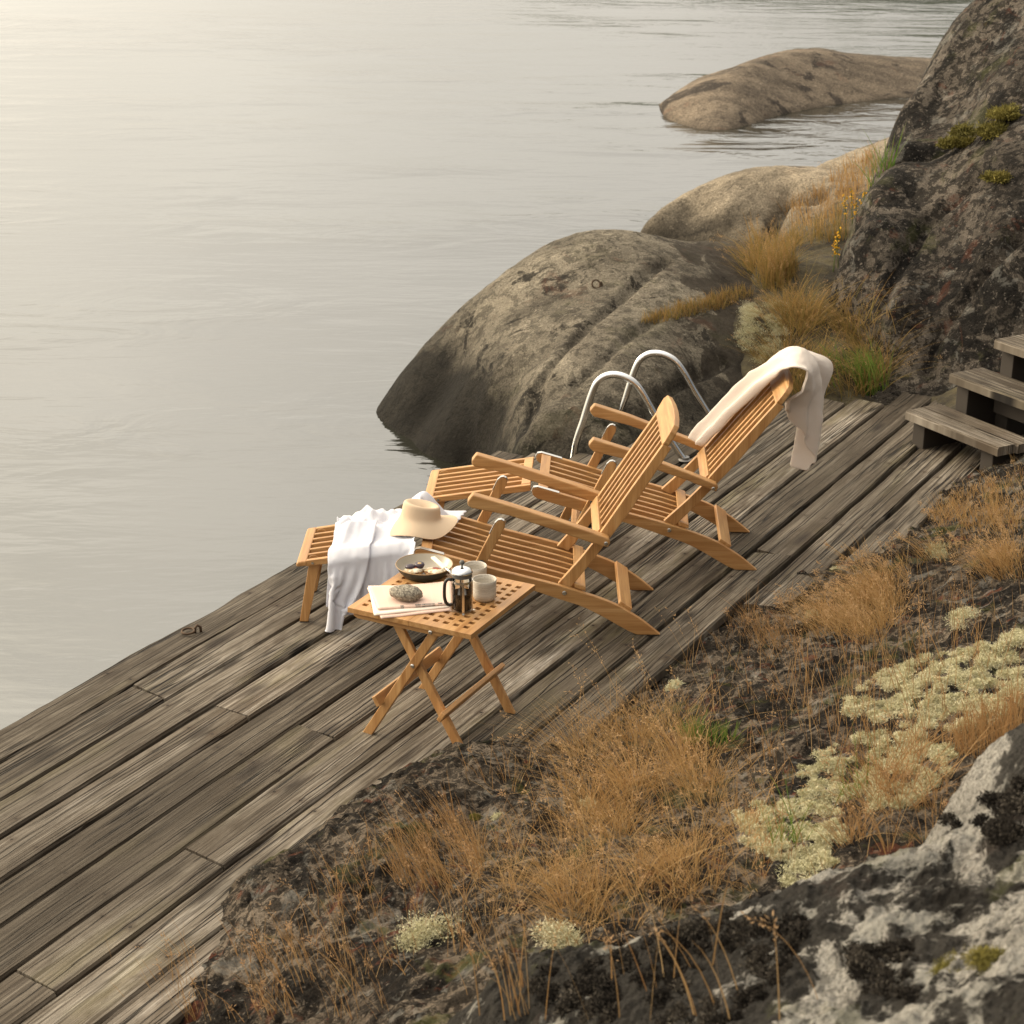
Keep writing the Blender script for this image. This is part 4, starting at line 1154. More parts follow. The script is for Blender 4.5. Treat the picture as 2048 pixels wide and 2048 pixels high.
MB().tube([(0, 0, .172), (0, 0, .085)], .0028, 8).build('plunger', STEEL, fp, smooth=True)
hd_ = [(-R_ - .002, 0, .124), (-R_ - .016, .0, .126), (-R_ - .026, 0, .114), (-R_ - .029, 0, .085), (-R_ - .028, 0, .055), (-R_ - .021, 0, .034), (-R_ - .010, 0, .027), (-R_ - .002, 0, .030)]
h_ = MB().tube([tuple(a) for a in smooth_line(hd_, 5)], .0062, 10).build('handle', BLACKP, fp, smooth=True)
for ch in (h_,): ch.rotation_euler = (0, 0, math.radians(14))

# mugs
MUG = Mat('speckled_stoneware_mat', .45)
mv = MUG.obj()
cm = MUG.ramp(MUG.noise(MUG.map(mv, (14, 14, 160)), 1.0, 4, .6), [(.35, (.44, .39, .32)), (.65, (.60, .56, .49))])
cm = MUG.mix(MUG.ramp(MUG.noise(mv, 320, 2, .6), [(.64, 0), (.69, .8)]), cm, (.16, .12, .09))
MUG.set('Base Color', cm); MUG.bump(MUG.noise(MUG.map(mv, (10, 10, 220)), 1.0, 3), .25, .001)
MUGB = MUG.m
for (px, py, lab) in [(969, 1198.5, 'pale speckled handleless cup nearer the camera beside the coffee press'), (950, 1171, 'pale speckled handleless cup behind the other one, partly hidden by the press')]:
    q = at_table(px, py)
    m_ = MB().lathe([(0, .0), (.030, .0), (.037, .004), (.0425, .016), (.0435, .030), (.0425, .042), (.0432, .064), (.0440, .0795), (.0432, .0815), (.0416, .0805), (.0405, .060), (.0395, .020), (.032, .010), (0, .008)], seg=52).build('cup', MUGB, smooth=True)
    m_.location = (q[0], q[1], TH)
    tag(m_, lab, 'cup', 'stoneware cups on the table')
# ------------------------------------------------------------------ cloth: a small position-based solver
class Cloth:
    def __init__(s, P, faces, extra_bend=True, stretch=1.0):
        s.P = np.array(P, float); s.Q = s.P.copy(); s.F = faces
        E = set()
        for f in faces:
            k = len(f)
            for i in range(k):
                E.add(tuple(sorted((f[i], f[(i + 1) % k]))))
            if k == 4: E.add(tuple(sorted((f[0], f[2])))); E.add(tuple(sorted((f[1], f[3]))))
        E = np.array(sorted(E))
        s.batches = []
        rest = np.linalg.norm(s.P[E[:, 0]] - s.P[E[:, 1]], axis=1) * stretch
        s._colour(E, rest, 1.0)
    def bend(s, pairs, k):
        E = np.array(pairs)
        s._colour(E, np.linalg.norm(s.P[E[:, 0]] - s.P[E[:, 1]], axis=1), k)
    def _colour(s, E, rest, k):
        left = np.arange(len(E))
        while len(left):
            used = np.zeros(len(s.P), bool); take = []; rest_i = []
            for e in left:
                a, b = E[e]
                if used[a] or used[b]: rest_i.append(e)
                else: used[a] = used[b] = True; take.append(e)
            s.batches.append((E[take, 0], E[take, 1], rest[take], k)); left = np.array(rest_i, int)
    def run(s, steps, collide, iters=8, g=-9.8, dt=1 / 60, damp=.02, pin=None):
        w = np.ones(len(s.P))
        if pin is not None: w[pin] = 0
        for _ in range(steps):
            vel = (s.P - s.Q) * (1 - damp)
            s.Q = s.P.copy()
            s.P = s.P + (vel + np.array([0, 0, g * dt * dt])) * w[:, None]
            for _i in range(iters):
                for a, b, r, k in s.batches:
                    d = s.P[b] - s.P[a]; L = np.linalg.norm(d, axis=1) + 1e-9
                    ww = w[a] + w[b] + 1e-9
                    c = (k * (L - r) / L / ww)[:, None] * d
                    s.P[a] += c * w[a][:, None]; s.P[b] -= c * w[b][:, None]
            s.P, hitm = collide(s.P)
            s.Q[hitm] = s.P[hitm] - (s.P[hitm] - s.Q[hitm]) * .25
def box_push(P, c, h, ax, r=.006, top=False):
    A = np.array(ax, float)
    L = (P - c) @ A.T
    hh = np.array(h) + r
    ins = (np.abs(L) < hh).all(1)
    if ins.any():
        pen = hh - np.abs(L[ins])
        if top: pen[:, 0] += 1; pen[:, 2] = np.where(L[ins][:, 2] > 0, pen[:, 2], pen[:, 2] + 1)
        k = pen.argmin(1); ar = np.arange(len(k))
        Li = L[ins]; Li[ar, k] = np.sign(Li[ar, k] + 1e-9) * hh[k]
        P = P.copy(); P[ins] = c + Li @ A
    return P, ins

LINEN = Mat('white_linen_mat', .8)
lv = LINEN.obj()
LINEN.set('Base Color', LINEN.mix(LINEN.noise(lv, 6, 3), (.74, .74, .80), (.80, .80, .85)))
LINEN.bump(LINEN.noise(lv, 420, 2), .12, .001)
LINEN.set('Sheen Weight', .15)
tl = LINEN.n('ShaderNodeBsdfTranslucent'); tl.inputs['Color'].default_value = (.8, .8, .86, 1)
mxs = LINEN.n('ShaderNodeMixShader'); mxs.inputs[0].default_value = .22
LINEN.link(LINEN.b.outputs[0], mxs.inputs[1]); LINEN.link(tl.outputs[0], mxs.inputs[2]); LINEN.link(mxs.outputs[0], LINEN.out.inputs['Surface'])

def lt_(x): return .3655 + (.2850 - .3655) * (x - 1.097) / (1.578 - 1.097)
def shirt_collide(P):
    P = P.copy(); hitm = np.zeros(len(P), bool)
    a = np.array([1.575, 0, .2868]) - np.array([1.09, 0, .3665]); a /= np.linalg.norm(a)
    nz = np.cross(a, (0, 1, 0)); nz = nz if nz[2] > 0 else -nz
    mid = (np.array([1.575, 0, .2868]) + np.array([1.09, 0, .3665])) / 2
    P, h1 = box_push(P, mid - nz * .07, (.246, .194, .07), (a, (0, 1, 0), nz), .019, top=True); hitm |= h1
    a2 = np.array([1.08, 0, .372]) - np.array([.5, 0, .218]); a2 /= np.linalg.norm(a2)
    n2 = np.cross(a2, (0, 1, 0)); n2 = n2 if n2[2] > 0 else -n2
    P, h2 = box_push(P, np.array([.79, 0, .295]) - n2 * .07, (.30, .247, .07), (a2, (0, 1, 0), n2), .016, top=True); hitm |= h2
    low = P[:, 2] < .006
    P[low, 2] = .006
    return P, hitm | low
def cloth_grid(nx, ny, fn, keep):
    P = []; ids = -np.ones((ny, nx), int)
    for j in range(ny):
        for i in range(nx):
            a, b = i / (nx - 1), j / (ny - 1)
            if keep(a, b): ids[j, i] = len(P); P.append(fn(a, b))
    F = [(ids[j, i], ids[j, i + 1], ids[j + 1, i + 1], ids[j + 1, i]) for j in range(ny - 1) for i in range(nx - 1) if min(ids[j, i], ids[j, i + 1], ids[j + 1, i + 1], ids[j + 1, i]) >= 0]
    B = [(ids[j, i], ids[j, i + 2]) for j in range(ny) for i in range(nx - 2) if ids[j, i] >= 0 and ids[j, i + 2] >= 0]
    B += [(ids[j, i], ids[j + 2, i]) for j in range(ny - 2) for i in range(nx) if ids[j, i] >= 0 and ids[j + 2, i] >= 0]
    return P, F, B, ids
def wrinkle(P, s, a, seed=0):
    return a * fbm(np.array(P) + seed, s, 3)
# body of the shirt: a = towards the hinge, b = from the far side of the chair down over the near rail
def shirt_fn(a, b):
    t = -.13 + .70 * b
    fl = max(0, t - .16)
    u = 1.44 - .36 * a + fl * (.85 - 1.0 * a)
    z = lt_(min(u, 1.56)) + .035
    return (u, t, z)
def shirt_keep(a, b):
    t = -.13 + .70 * b
    lim = .31 if a < .30 else (.40 if a < .66 else .43 - .10 * max(0, (a - .88)) * 5)
    return t < lim + .012 * math.sin(a * 14)
P, F, B, ids = cloth_grid(44, 66, shirt_fn, shirt_keep)
C_ = Cloth(P, F, stretch=1.11)
C_.bend(B, .06)
C_.P[:, 2] += np.abs(wrinkle(C_.P, 8, .14, 3)) + wrinkle(C_.P, 20, .03, 5); C_.Q = C_.P.copy()
pins = np.array([i for i, p in enumerate(P) if p[1] < .03])
C_.run(110, shirt_collide, iters=22, damp=.035, pin=pins)
shirt = empty('shirt', (CH1[0], CH1[1], 0), T1)
tag(shirt, 'crumpled white linen shirt draped over the leg rest of the near chair', 'shirt')
def cloth_obj(name, P, F, m, parent, th=.0016, sub=1):
    o = mesh_obj(name, P, [tuple(map(int, f)) for f in F], m, parent, smooth=True)
    if sub: sb = o.modifiers.new('sub', 'SUBSURF'); sb.levels = sub; sb.render_levels = sub
    s_ = o.modifiers.new('solid', 'SOLIDIFY'); s_.thickness = th; s_.offset = 0
    return o
C_.P[:, 1] += .006 * fbm(C_.P * np.array([2.2, 1, .8]), 11, 3); C_.P[:, 2] += .004 * fbm(C_.P + 4, 18, 3)
cloth_obj('body', C_.P, F, LINEN.m, shirt)
# sleeve thrown across the body, puffed, with its cuff
def sleeve_fn(a, b):
    t = .03 + .27 * b
    u = 1.425 - .17 * a + .05 * b - .015 * math.sin(b * 5)
    return (u, t, lt_(u) + .075 + .018 * math.sin(PI * a))
P2, F2, B2, _i = cloth_grid(14, 60, sleeve_fn, lambda a, b: True)
C2 = Cloth(P2, F2, stretch=1.0); C2.batches = [(a, b, r * 1.22, k) for a, b, r, k in C2.batches]
C2.bend(B2, .05)
C2.P[:, 2] += wrinkle(C2.P, 12, .05, 13); C2.Q = C2.P.copy()
from mathutils.bvhtree import BVHTree
bv = BVHTree.FromPolygons([Vector(p) for p in C_.P], [tuple(map(int, f)) for f in F])
def sleeve_collide(P):
    P, hm = shirt_collide(P)
    for i, p in enumerate(P):
        loc, nrm_, fi, d = bv.find_nearest(Vector(p), .03)
        if loc is not None:
            n_ = np.array(nrm_)
            if n_ @ np.array((0, .6, .8)) < 0: n_ = -n_
            sd_ = (p - np.array(loc)) @ n_
            if sd_ < .010: P[i] = p + n_ * (.010 - sd_); hm[i] = True
    return P, hm
C2.run(70, sleeve_collide, iters=16, damp=.05, pin=np.arange(28))
cloth_obj('sleeve', C2.P, F2, LINEN.m, shirt)
# collar and shoulder, lying crumpled over the far side behind the hat
def coll_fn(a, b):
    u = 1.13 - .24 * b; y = -.03 - .21 * a
    z = .372 - max(0, 1.09 - u) * .27 + .02
    z += .085 * math.exp(-((a - .62) / .25) ** 2 - ((b - .30) / .34) ** 2) + .03 * math.sin(3.2 * a + 4 * b) * b
    return (u, y, z)
P3, F3, B3, _i = cloth_grid(20, 22, coll_fn, lambda a, b: (a + b * .25 > .18) and (b < .62 + .42 * a))
P3 = np.array(P3); P3[:, 2] += wrinkle(P3, 14, .014, 31)
cloth_obj('collar', P3, F3, LINEN.m, shirt)
BTN = plain('button_mat', (.62, .58, .52), .35)

# ------------------------------------------------------------------ hat
STRAW = Mat('woven_hat_mat', .85)
hv = STRAW.obj()
wv = STRAW.math('ADD', STRAW.math('SINE', STRAW.math('MULTIPLY', STRAW.n('ShaderNodeSeparateXYZ').outputs[0], 1.0)), 0.0)
STRAW.set('Base Color', STRAW.mix(STRAW.noise(hv, 9, 4), (.56, .415, .28), (.66, .515, .365)))
STRAW.bump(STRAW.noise(hv, 330, 2), .35, .0015)
hat = empty('hat', tuple(chair_pt(1, 1.075, .03, .405)), T1 + PI)
tag(hat, 'beige straw hat with dented crown resting on the white shirt', 'hat')
# x to the right in the picture, -y towards the camera
na, V, F = 72, [], []
rings = [(0.0, .096, 0), (.018, .094, 0), (.034, .095, 0), (.050, .101, 0), (.061, .105, 0), (.067, .104, 0), (.0715, .097, 0), (.0735, .085, 0), (.075, .067, 0), (.0762, .050, 0), (.0775, .033, 0), (.081, .0225, 1), (.088, .016, 1), (.103, .008, 1), (.119, -.002, 1), (.132, -.011, 1), (.1325, -.013, 1), (.1305, -.0135, 1)]
for i, (r, z, bm_) in enumerate(rings):
    if not bm_: z = .0225 + (z - .0225) * .74
    else: r = .079 + (r - .079) * 1.10
    for k in range(na):
        t = 2 * PI * k / na
        c, s_ = math.cos(t), math.sin(t)
        rx, ry = 1.08, .92
        zz, rr_ = z, r
        if not bm_:
            # teardrop dent on top, pinched towards the right front
            if r < .05: zz -= .022 * math.exp(-((c * r - .006) / .034) ** 2 - ((s_ * r + .004) / .020) ** 2)
            if r > .03: rr_ = r * (1 - .06 * max(0, math.cos(t - .5)) ** 4 * min(1, (z - .02) / .1))
            zz += .007 * (-c) * min(1, max(0, z - .02) / .08)
        else:
            e = (r - .077) / .06
            zz += e * (.010 * math.cos(t - .4) - .030 * max(0, -c) ** 1.5 - .020 * max(0, math.cos(t + 1.05)) ** 6 + .030 * max(0, math.cos(t - .25)) ** 3 - .012 * max(0, math.cos(t - 2.6)))
            rr_ = r * (1 + .03 * e * math.sin(3 * t + 1))
        V.append((rr_ * c * rx, rr_ * s_ * ry, zz))
for i in range(len(rings) - 1):
    for k in range(na):
        k2 = (k + 1) % na
        F.append((i * na + k, (i + 1) * na + k, (i + 1) * na + k2, i * na + k2))
nr = len(rings)
# underside of the brim
V2 = [(x * .985, y * .985, z - .003) for x, y, z in V[11 * na:(nr) * na]]
hb = mesh_obj('hat_body', V, F, STRAW.m, hat, smooth=True)
so = hb.modifiers.new('solid', 'SOLIDIFY'); so.thickness = .003; so.offset = -1
sb = hb.modifiers.new('sub', 'SUBSURF'); sb.levels = 1; sb.render_levels = 1
hat.rotation_euler = (math.radians(-5), math.radians(6), T1 + PI)
mb = MB(); e_ = [V[16 * na + k] for k in range(na)]; mb.tube(e_ + [e_[0]], .0024, 6, cap=False); mb.build('brim_edge', STRAW.m, hat, smooth=True)

# ------------------------------------------------------------------ towel over the second chair
TOW = Mat('cream_terry_mat', .95)
tv = TOW.obj()
TOW.set('Base Color', TOW.mix(TOW.noise(tv, 14, 4), (.84, .715, .61), (.90, .785, .69)))
TOW.bump(TOW.noise(tv, 330, 4, .8), 1.0, .006)
TOW.set('Sheen Weight', .35); TOW.set('Sheen Roughness', .5)
tow = empty('towel', (CH2[0], CH2[1], 0), T2)
tag(tow, 'cream terry towel hung over the head of the farther chair', 'towel')
# centre line in (u, z), with its place across the chair (y, + to camera) and half width
path = [(.330, .462, -.150, .040), (.315, .488, -.150, .064), (.25, .572, -.138, .072), (.17, .674, -.118, .078), (.09, .776, -.085, .098), (.035, .855, -.045, .120), (-.004, .918, -.015, .150), (-.050, .955, .005, .168), (-.105, .950, .010, .170), (-.150, .90, .008, .165),
        (-.165, .82, .0, .150), (-.162, .72, -.002, .135), (-.155, .62, -.004, .118), (-.148, .52, -.006, .10), (-.140, .43, -.008, .080)]
pl2 = smooth_line(path, 8)
ns_, nt_ = len(pl2), 49
V = []
for i, (u, z, y0, w) in enumerate(pl2):
    s_ = i / (ns_ - 1)
    a, b = pl2[max(i - 2, 0)], pl2[min(i + 2, ns_ - 1)]
    tg = np.array([b[0] - a[0], b[1] - a[1]]); tg /= np.linalg.norm(tg)
    nrm2 = np.array([tg[1], -tg[0]])                      # away from the chair all the way round
    front = min(1, max(0, (.46 - s_) / .16))
    rear = min(1, max(0, (s_ - .60) / .25))
    for k in range(nt_):
        t = -1 + 2 * k / (nt_ - 1)
        roll = .052 * math.sqrt(max(0, 1 - abs(t) ** 2.4)) + .024 * math.cos(2 * PI * (t + .05)) * (1 - t * t) - .012
        off = front * roll
        off += math.exp(-((s_ - .55) / .12) ** 2) * (.014 * math.cos(4.4 * t + .6) - .040 * max(0, abs(t) - .45))
        off += rear * (.050 * math.sin(4.6 * t + .9) + .024 * math.sin(9.5 * t + 2.2) + .005 * math.sin(15 * t + s_ * 6))
        yy = y0 + w * t * (1 - .10 * rear * math.sin(3 * t))
        uu, zz = u + nrm2[0] * off, z + nrm2[1] * off
        q = max(0, (s_ - .72) / .28)                       # slanting hem, longer on the far side
        zz += q * (.26 * max(0, t + .05) + .10 * max(0, -t - .45) - .04 * (abs(t + .4) < .25))
        fl2 = math.exp(-((s_ - .68) / .08) ** 2) * max(0, -t - .1)
        uu -= .085 * fl2; yy -= .03 * fl2
        uu += rear * .50 * w * t                            # the hanging end is twisted a little towards the camera
        V.append((uu, yy, zz))
V = np.array(V)
V[:, 2] += .010 * fbm(V, 15, 4); V[:, 0] += .010 * fbm(V + 9, 12, 4)
F = [(i * nt_ + k, i * nt_ + k + 1, (i + 1) * nt_ + k + 1, (i + 1) * nt_ + k) for i in range(ns_ - 1) for k in range(nt_ - 1)]
o = mesh_obj('towel_cloth', V, F, TOW.m, tow, smooth=True)
so = o.modifiers.new('solid', 'SOLIDIFY'); so.thickness = .009; so.offset = -1
sb = o.modifiers.new('sub', 'SUBSURF'); sb.levels = 1; sb.render_levels = 1
# ------------------------------------------------------------------ grass, lichen, flowers
def inpoly(px, py, poly):
    poly = np.array(poly, float); x, y = px, py; c = np.zeros(len(x), bool)
    j = len(poly) - 1
    for i in range(len(poly)):
        xi, yi = poly[i]; xj, yj = poly[j]
        m = ((yi > y) != (yj > y)) & (x < (xj - xi) * (y - yi) / (yj - yi + 1e-9) + xi)
        c ^= m; j = i
    return c
def scatter(poly, n, fields, clump=0.0, cs=.006, seed=0):
    """n rooting places on the terrain inside an outline"""
    R = np.random.default_rng(seed)
    p = np.array(poly, float); lo, hi = p.min(0), p.max(0)
    out = []
    got = 0
    while got < n:
        x = R.uniform(lo[0], hi[0], n * 3); y = R.uniform(lo[1], hi[1], n * 3)
        k = inpoly(x, y, poly)
        if clump:
            f = fbm(np.c_[x, y, x * 0 + seed], cs, 3)
            k &= f > R.uniform(-.15, .35, len(x)) * clump
        out.append(np.c_[x[k], y[k]]); got += k.sum()
    q = np.concatenate(out)[:n]
    return hit(q[:, 0], q[:, 1], fields, n=500)
def blades(roots, h, lean, bend, width, seed=0, seg=4, heads=0.0, spread=.35, headlen=.22):
    """thin tapering leaves; some carry a loose seed head"""
    R = np.random.default_rng(seed)
    n = len(roots)
    H = h[0] + (h[1] - h[0]) * R.random(n) ** 1.3
    ang = R.uniform(0, 2 * PI, n)
    sp = spread * R.random(n)
    lean = np.broadcast_to(np.asarray(lean, float), (n, 2))
    D = np.c_[lean[:, 0] + sp * np.cos(ang), lean[:, 1] + sp * np.sin(ang)]
    bd = bend * R.uniform(.3, 1.3, n)
    wd = width * R.uniform(.6, 1.3, n)
    sa = R.uniform(0, PI, n)
    S = np.c_[np.cos(sa), np.sin(sa), np.zeros(n)]
    rnd = R.random(n)
    V = np.empty((n, seg + 1, 2, 3)); A = np.empty((n, seg + 1, 2, 3))
    C = np.empty((n, seg + 1, 3))
    for i in range(seg + 1):
        t = i / seg
        c = roots.copy()
        run = t + bd * t * t * .8
        c[:, 0] += H * D[:, 0] * run; c[:, 1] += H * D[:, 1] * run
        c[:, 2] += H * (t * (1 - .25 * bd * t * t)) - .01
        C[:, i] = c
        w = wd * (1 - t) ** .7 + .0004
        V[:, i, 0] = c - S * w[:, None] / 2; V[:, i, 1] = c + S * w[:, None] / 2
        A[:, i, :, 0] = rnd[:, None]; A[:, i, :, 1] = t; A[:, i, :, 2] = 0
    V = V.reshape(-1, 3); A = A.reshape(-1, 3)
    b = (np.arange(n) * (seg + 1) * 2)[:, None]
    F = np.concatenate([np.stack([b[:, 0] + 2 * i, b[:, 0] + 2 * i + 1, b[:, 0] + 2 * i + 3, b[:, 0] + 2 * i + 2], -1) for i in range(seg)])
    if heads:
        sel = np.where(R.random(n) < heads)[0]
        hv, ha, hf = [], [], []
        for k in sel:
            m = R.integers(12, 22)
            p0, p1 = C[k, -2], C[k, -1]
            ax = (p1 - p0) / np.linalg.norm(p1 - p0)
            for q in range(m):
                u = q / m
                c = p1 - ax * H[k] * headlen * u
                d = ax * .8 + R.normal(0, .55, 3); d /= np.linalg.norm(d)
                l = R.uniform(.006, .013) * (1.2 - .5 * u); 
                e = np.cross(d, R.normal(0, 1, 3)); e /= np.linalg.norm(e); e *= .0015
                c = c + d * l * R.uniform(.2, 1.0)
                bs = len(V) + len(hv)
                hv += [c, c + d * l * .5 + e, c + d * l, c + d * l * .5 - e]
                ha += [(rnd[k], 1.0, 1.0)] * 4
                hf.append((bs, bs + 1, bs + 2, bs + 3))
        if hv:
            V = np.concatenate([V, np.array(hv)]); A = np.concatenate([A, np.array(ha)]); F = np.concatenate([F, np.array(hf)])
    return V, F, A
def tussocks(poly, nc, per, rad, h, lean, bend, width, fields, seed, heads=.03, spread=.3, out=.75, clump=.8, cs=.01, seg=5):
    """grass in clumps: the blades of a clump arch outwards from its heart"""
    R = np.random.default_rng(seed)
    C = scatter(poly, nc, fields, clump=clump, cs=cs, seed=seed)
    nc = len(C)
    a = R.uniform(0, 2 * PI, (nc, per)); r = np.sqrt(R.random((nc, per)))
    rs = rad * R.uniform(.6, 1.4, nc)[:, None]
    dx, dy = np.cos(a) * r, np.sin(a) * r
    rt = np.stack([C[:, None, 0] + dx * rs, C[:, None, 1] + dy * rs], -1).reshape(-1, 2)
    z = np.max([f.h(rt[:, 0], rt[:, 1]) for f in fields], 0)
    own = R.normal(0, .12, (nc, 1, 2))
    L = (np.stack([dx, dy], -1) * out + own + np.array(lean)).reshape(-1, 2)
    return blades(np.c_[rt, z], h, L, bend, width, seed, seg=seg, heads=heads, spread=spread)
def merge(parts):
    Vs, Fs, As = [], [], []; n = 0
    for V, F, A in parts: Vs.append(V); Fs.append(F + n); As.append(A); n += len(V)
    return np.concatenate(Vs), np.concatenate(Fs), np.concatenate(As)
def grass_mat(name, cols, tip, trans=.35):
    M = Mat(name, .7)
    sp = M.n('ShaderNodeSeparateXYZ'); M.link(M.attr('ga'), sp.inputs[0])
    c = M.ramp(sp.outputs[0], [(i / (len(cols) - 1), q) for i, q in enumerate(cols)])
    c = M.mix(M.math('MULTIPLY', M.math('POWER', sp.outputs[1], 2.0), .6), c, tip)
    c = M.mix(M.math('MULTIPLY', sp.outputs[2], .5), c, (.55, .36, .20))
    M.set('Base Color', c); M.set('Specular IOR Level', .25)
    t = M.n('ShaderNodeBsdfTranslucent'); M.link(c, t.inputs['Color'])
    x = M.n('ShaderNodeMixShader'); x.inputs[0].default_value = trans
    M.link(M.b.outputs[0], x.inputs[1]); M.link(t.outputs[0], x.inputs[2]); M.link(x.outputs[0], M.out.inputs['Surface'])
    return M.m
DRY = grass_mat('dry_grass_mat', [(.24, .135, .05), (.40, .235, .085), (.52, .36, .17), (.31, .175, .06), (.46, .295, .12), (.35, .18, .055)], (.46, .29, .13))
RUST = grass_mat('russet_grass_mat', [(.24, .125, .05), (.36, .21, .085), (.22, .135, .06), (.43, .29, .14), (.30, .15, .05)], (.38, .21, .085))
MIXG = grass_mat('bank_grass_mat', [(.13, .13, .03), (.28, .19, .065), (.36, .22, .08), (.20, .17, .045), (.33, .19, .06)], (.38, .22, .085))
GREEN = grass_mat('green_grass_mat', [(.07, .15, .02), (.11, .20, .03), (.15, .22, .045), (.20, .21, .06)], (.17, .22, .05), .45)
GF = [F_ground]
def grass_obj(name, parts, m, label=None, kind='stuff', cat=None, group=None):
    V, F, A = merge(parts)
    o = mesh_obj(name, V, F, m, attrs={'ga': A})
    return tag(o, label, cat, group, kind)

main = [(985, 1590), (1120, 1480), (1240, 1430), (1400, 1470), (1540, 1560), (1560, 1680), (1520, 1790), (1330, 1850), (1120, 1900), (960, 1850), (880, 1760), (960, 1680)]
core = [(1120, 1560), (1260, 1470), (1450, 1540), (1490, 1690), (1400, 1800), (1200, 1860), (1080, 1800), (1070, 1660)]
P_ = []
P_.append(tussocks(core, 62, 26, .045, (.05, .24), (-.16, .03), .9, .0015, GF, 1, heads=.02, clump=1.0))
P_.append(tussocks(main, 70, 18, .05, (.04, .18), (-.18, .02), .9, .0014, GF, 2, clump=1.0))
P_.append(blades(scatter(core, 130, GF, clump=.8, seed=3), (.20, .38), (-.26, .06), .6, .0017, 3, heads=.6, spread=.3, seg=6))
P_.append(tussocks([(1130, 1500), (1330, 1440), (1420, 1500), (1300, 1600), (1180, 1600)], 34, 20, .045, (.10, .30), (-.32, .02), .8, .0018, GF, 4, heads=.03))
P_.append(blades(scatter(main, 500, GF, seed=5), (.02, .11), (-.2, .04), .9, .0016, 55, spread=1.2))
# the tall single stalks against the planks
tall = hit([1330, 1345, 1362, 1250, 1290, 1420, 1440, 1455, 1275, 1310, 1385, 1225], [1560, 1600, 1570, 1600, 1570, 1440, 1450, 1430, 1640, 1590, 1580, 1570], GF)
P_.append(blades(tall, (.42, .62), (-.30, .10), .5, .0018, 5, heads=1.0, spread=.12, seg=7, headlen=.26))
grass_obj('dry_grass', P_, DRY)
# flattened pale grass along the right end of the planks
P_ = []
a_ = [(1600, 1175), (1700, 1125), (1790, 1115), (1900, 1100), (2048, 1085), (2048, 1150), (1900, 1190), (1800, 1235), (1730, 1290), (1650, 1270)]
P_.append(tussocks(a_, 110, 26, .06, (.05, .19), (-.40, .20), 1.0, .0019, GF, 6, heads=.12, spread=.5, out=.5, clump=.2))
P_.append(blades(scatter([(1850, 1040), (1960, 970), (2048, 930), (2048, 1060), (1930, 1090)], 1100, GF, clump=.8, cs=.012, seed=7), (.04, .14), (-.15, .05), .7, .0020, 7, heads=.03, spread=.6))
grass_obj('dry_grass', P_, MIXG if 0 else DRY)
# right: upright russet stalks, and the sparse ones over the whole slope
P_ = []
P_.append(tussocks([(1780, 1500), (1850, 1480), (1900, 1560), (1870, 1690), (1700, 1730), (1640, 1700)], 34, 18, .04, (.06, .26), (-.06, .0), .6, .0018, GF, 8, heads=.06))
P_.append(blades(scatter([(1880, 1500), (2048, 1400), (2048, 1480), (1950, 1520)], 700, GF, seed=9), (.06, .18), (-.08, .0), .5, .002, 9))
P_.append(blades(scatter([(900, 1560), (1500, 1260), (2048, 1150), (2048, 1480), (1850, 1700), (1500, 1800), (1000, 1950), (700, 1960), (500, 1900)], 1500, GF, clump=1.0, cs=.012, seed=10), (.05, .20), (-.12, .03), .6, .0020, 10, heads=.03, spread=.5))
P_.append(blades(scatter([(1600, 1300), (1800, 1250), (2000, 1300), (1900, 1450), (1700, 1600), (1550, 1450)], 160, GF, seed=11), (.18, .40), (-.10, .0), .4, .0024, 11, heads=.2))
P_.append(blades(scatter([(740, 1730), (900, 1640), (980, 1700), (960, 1800), (840, 1800)], 420, GF, clump=.8, cs=.015, seed=12), (.07, .22), (-.35, .10), .7, .002, 12, heads=.03))
P_.append(blades(scatter([(1480, 1180), (1580, 1200), (1660, 1290), (1560, 1330), (1450, 1300)], 500, GF, clump=.8, cs=.02, seed=13), (.04, .13), (-.25, .1), .7, .0018, 13, heads=.05, spread=.7))
grass_obj('dry_grass', P_, RUST)
# close, out-of-focus stalks at the bottom edge
FF = [F_ground, F_fore]
P_ = []
P_.append(blades(scatter([(900, 1880), (1000, 1850), (1060, 1930), (1060, 2040), (950, 2046)], 34, FF, clump=.6, seed=14), (.10, .36), (-.16, .0), .9, .0024, 14, heads=.05))
P_.append(blades(scatter([(1180, 1960), (1460, 1900), (1480, 2046), (1200, 2046)], 12, FF, seed=15), (.16, .34), (-.20, .0), .9, .0026, 15, heads=.4, seg=6))
P_.append(blades(scatter([(230, 1990), (420, 1900), (700, 1900), (800, 2040), (250, 2046)], 260, FF, clump=.5, seed=16), (.06, .22), (-.25, .06), .6, .0019, 16, heads=.12))
P_.append(blades(hit([1180, 1240, 1090, 1010, 960, 1390, 1480, 1300, 1330, 1560, 1640], [2040, 2035, 2040, 2040, 2030, 2030, 1990, 2040, 1960, 2040, 2000], FF), (.20, .40), (-.18, .02), .9, .0034, 17, heads=1.0, spread=.25, seg=7))
grass_obj('dry_grass', P_, RUST)

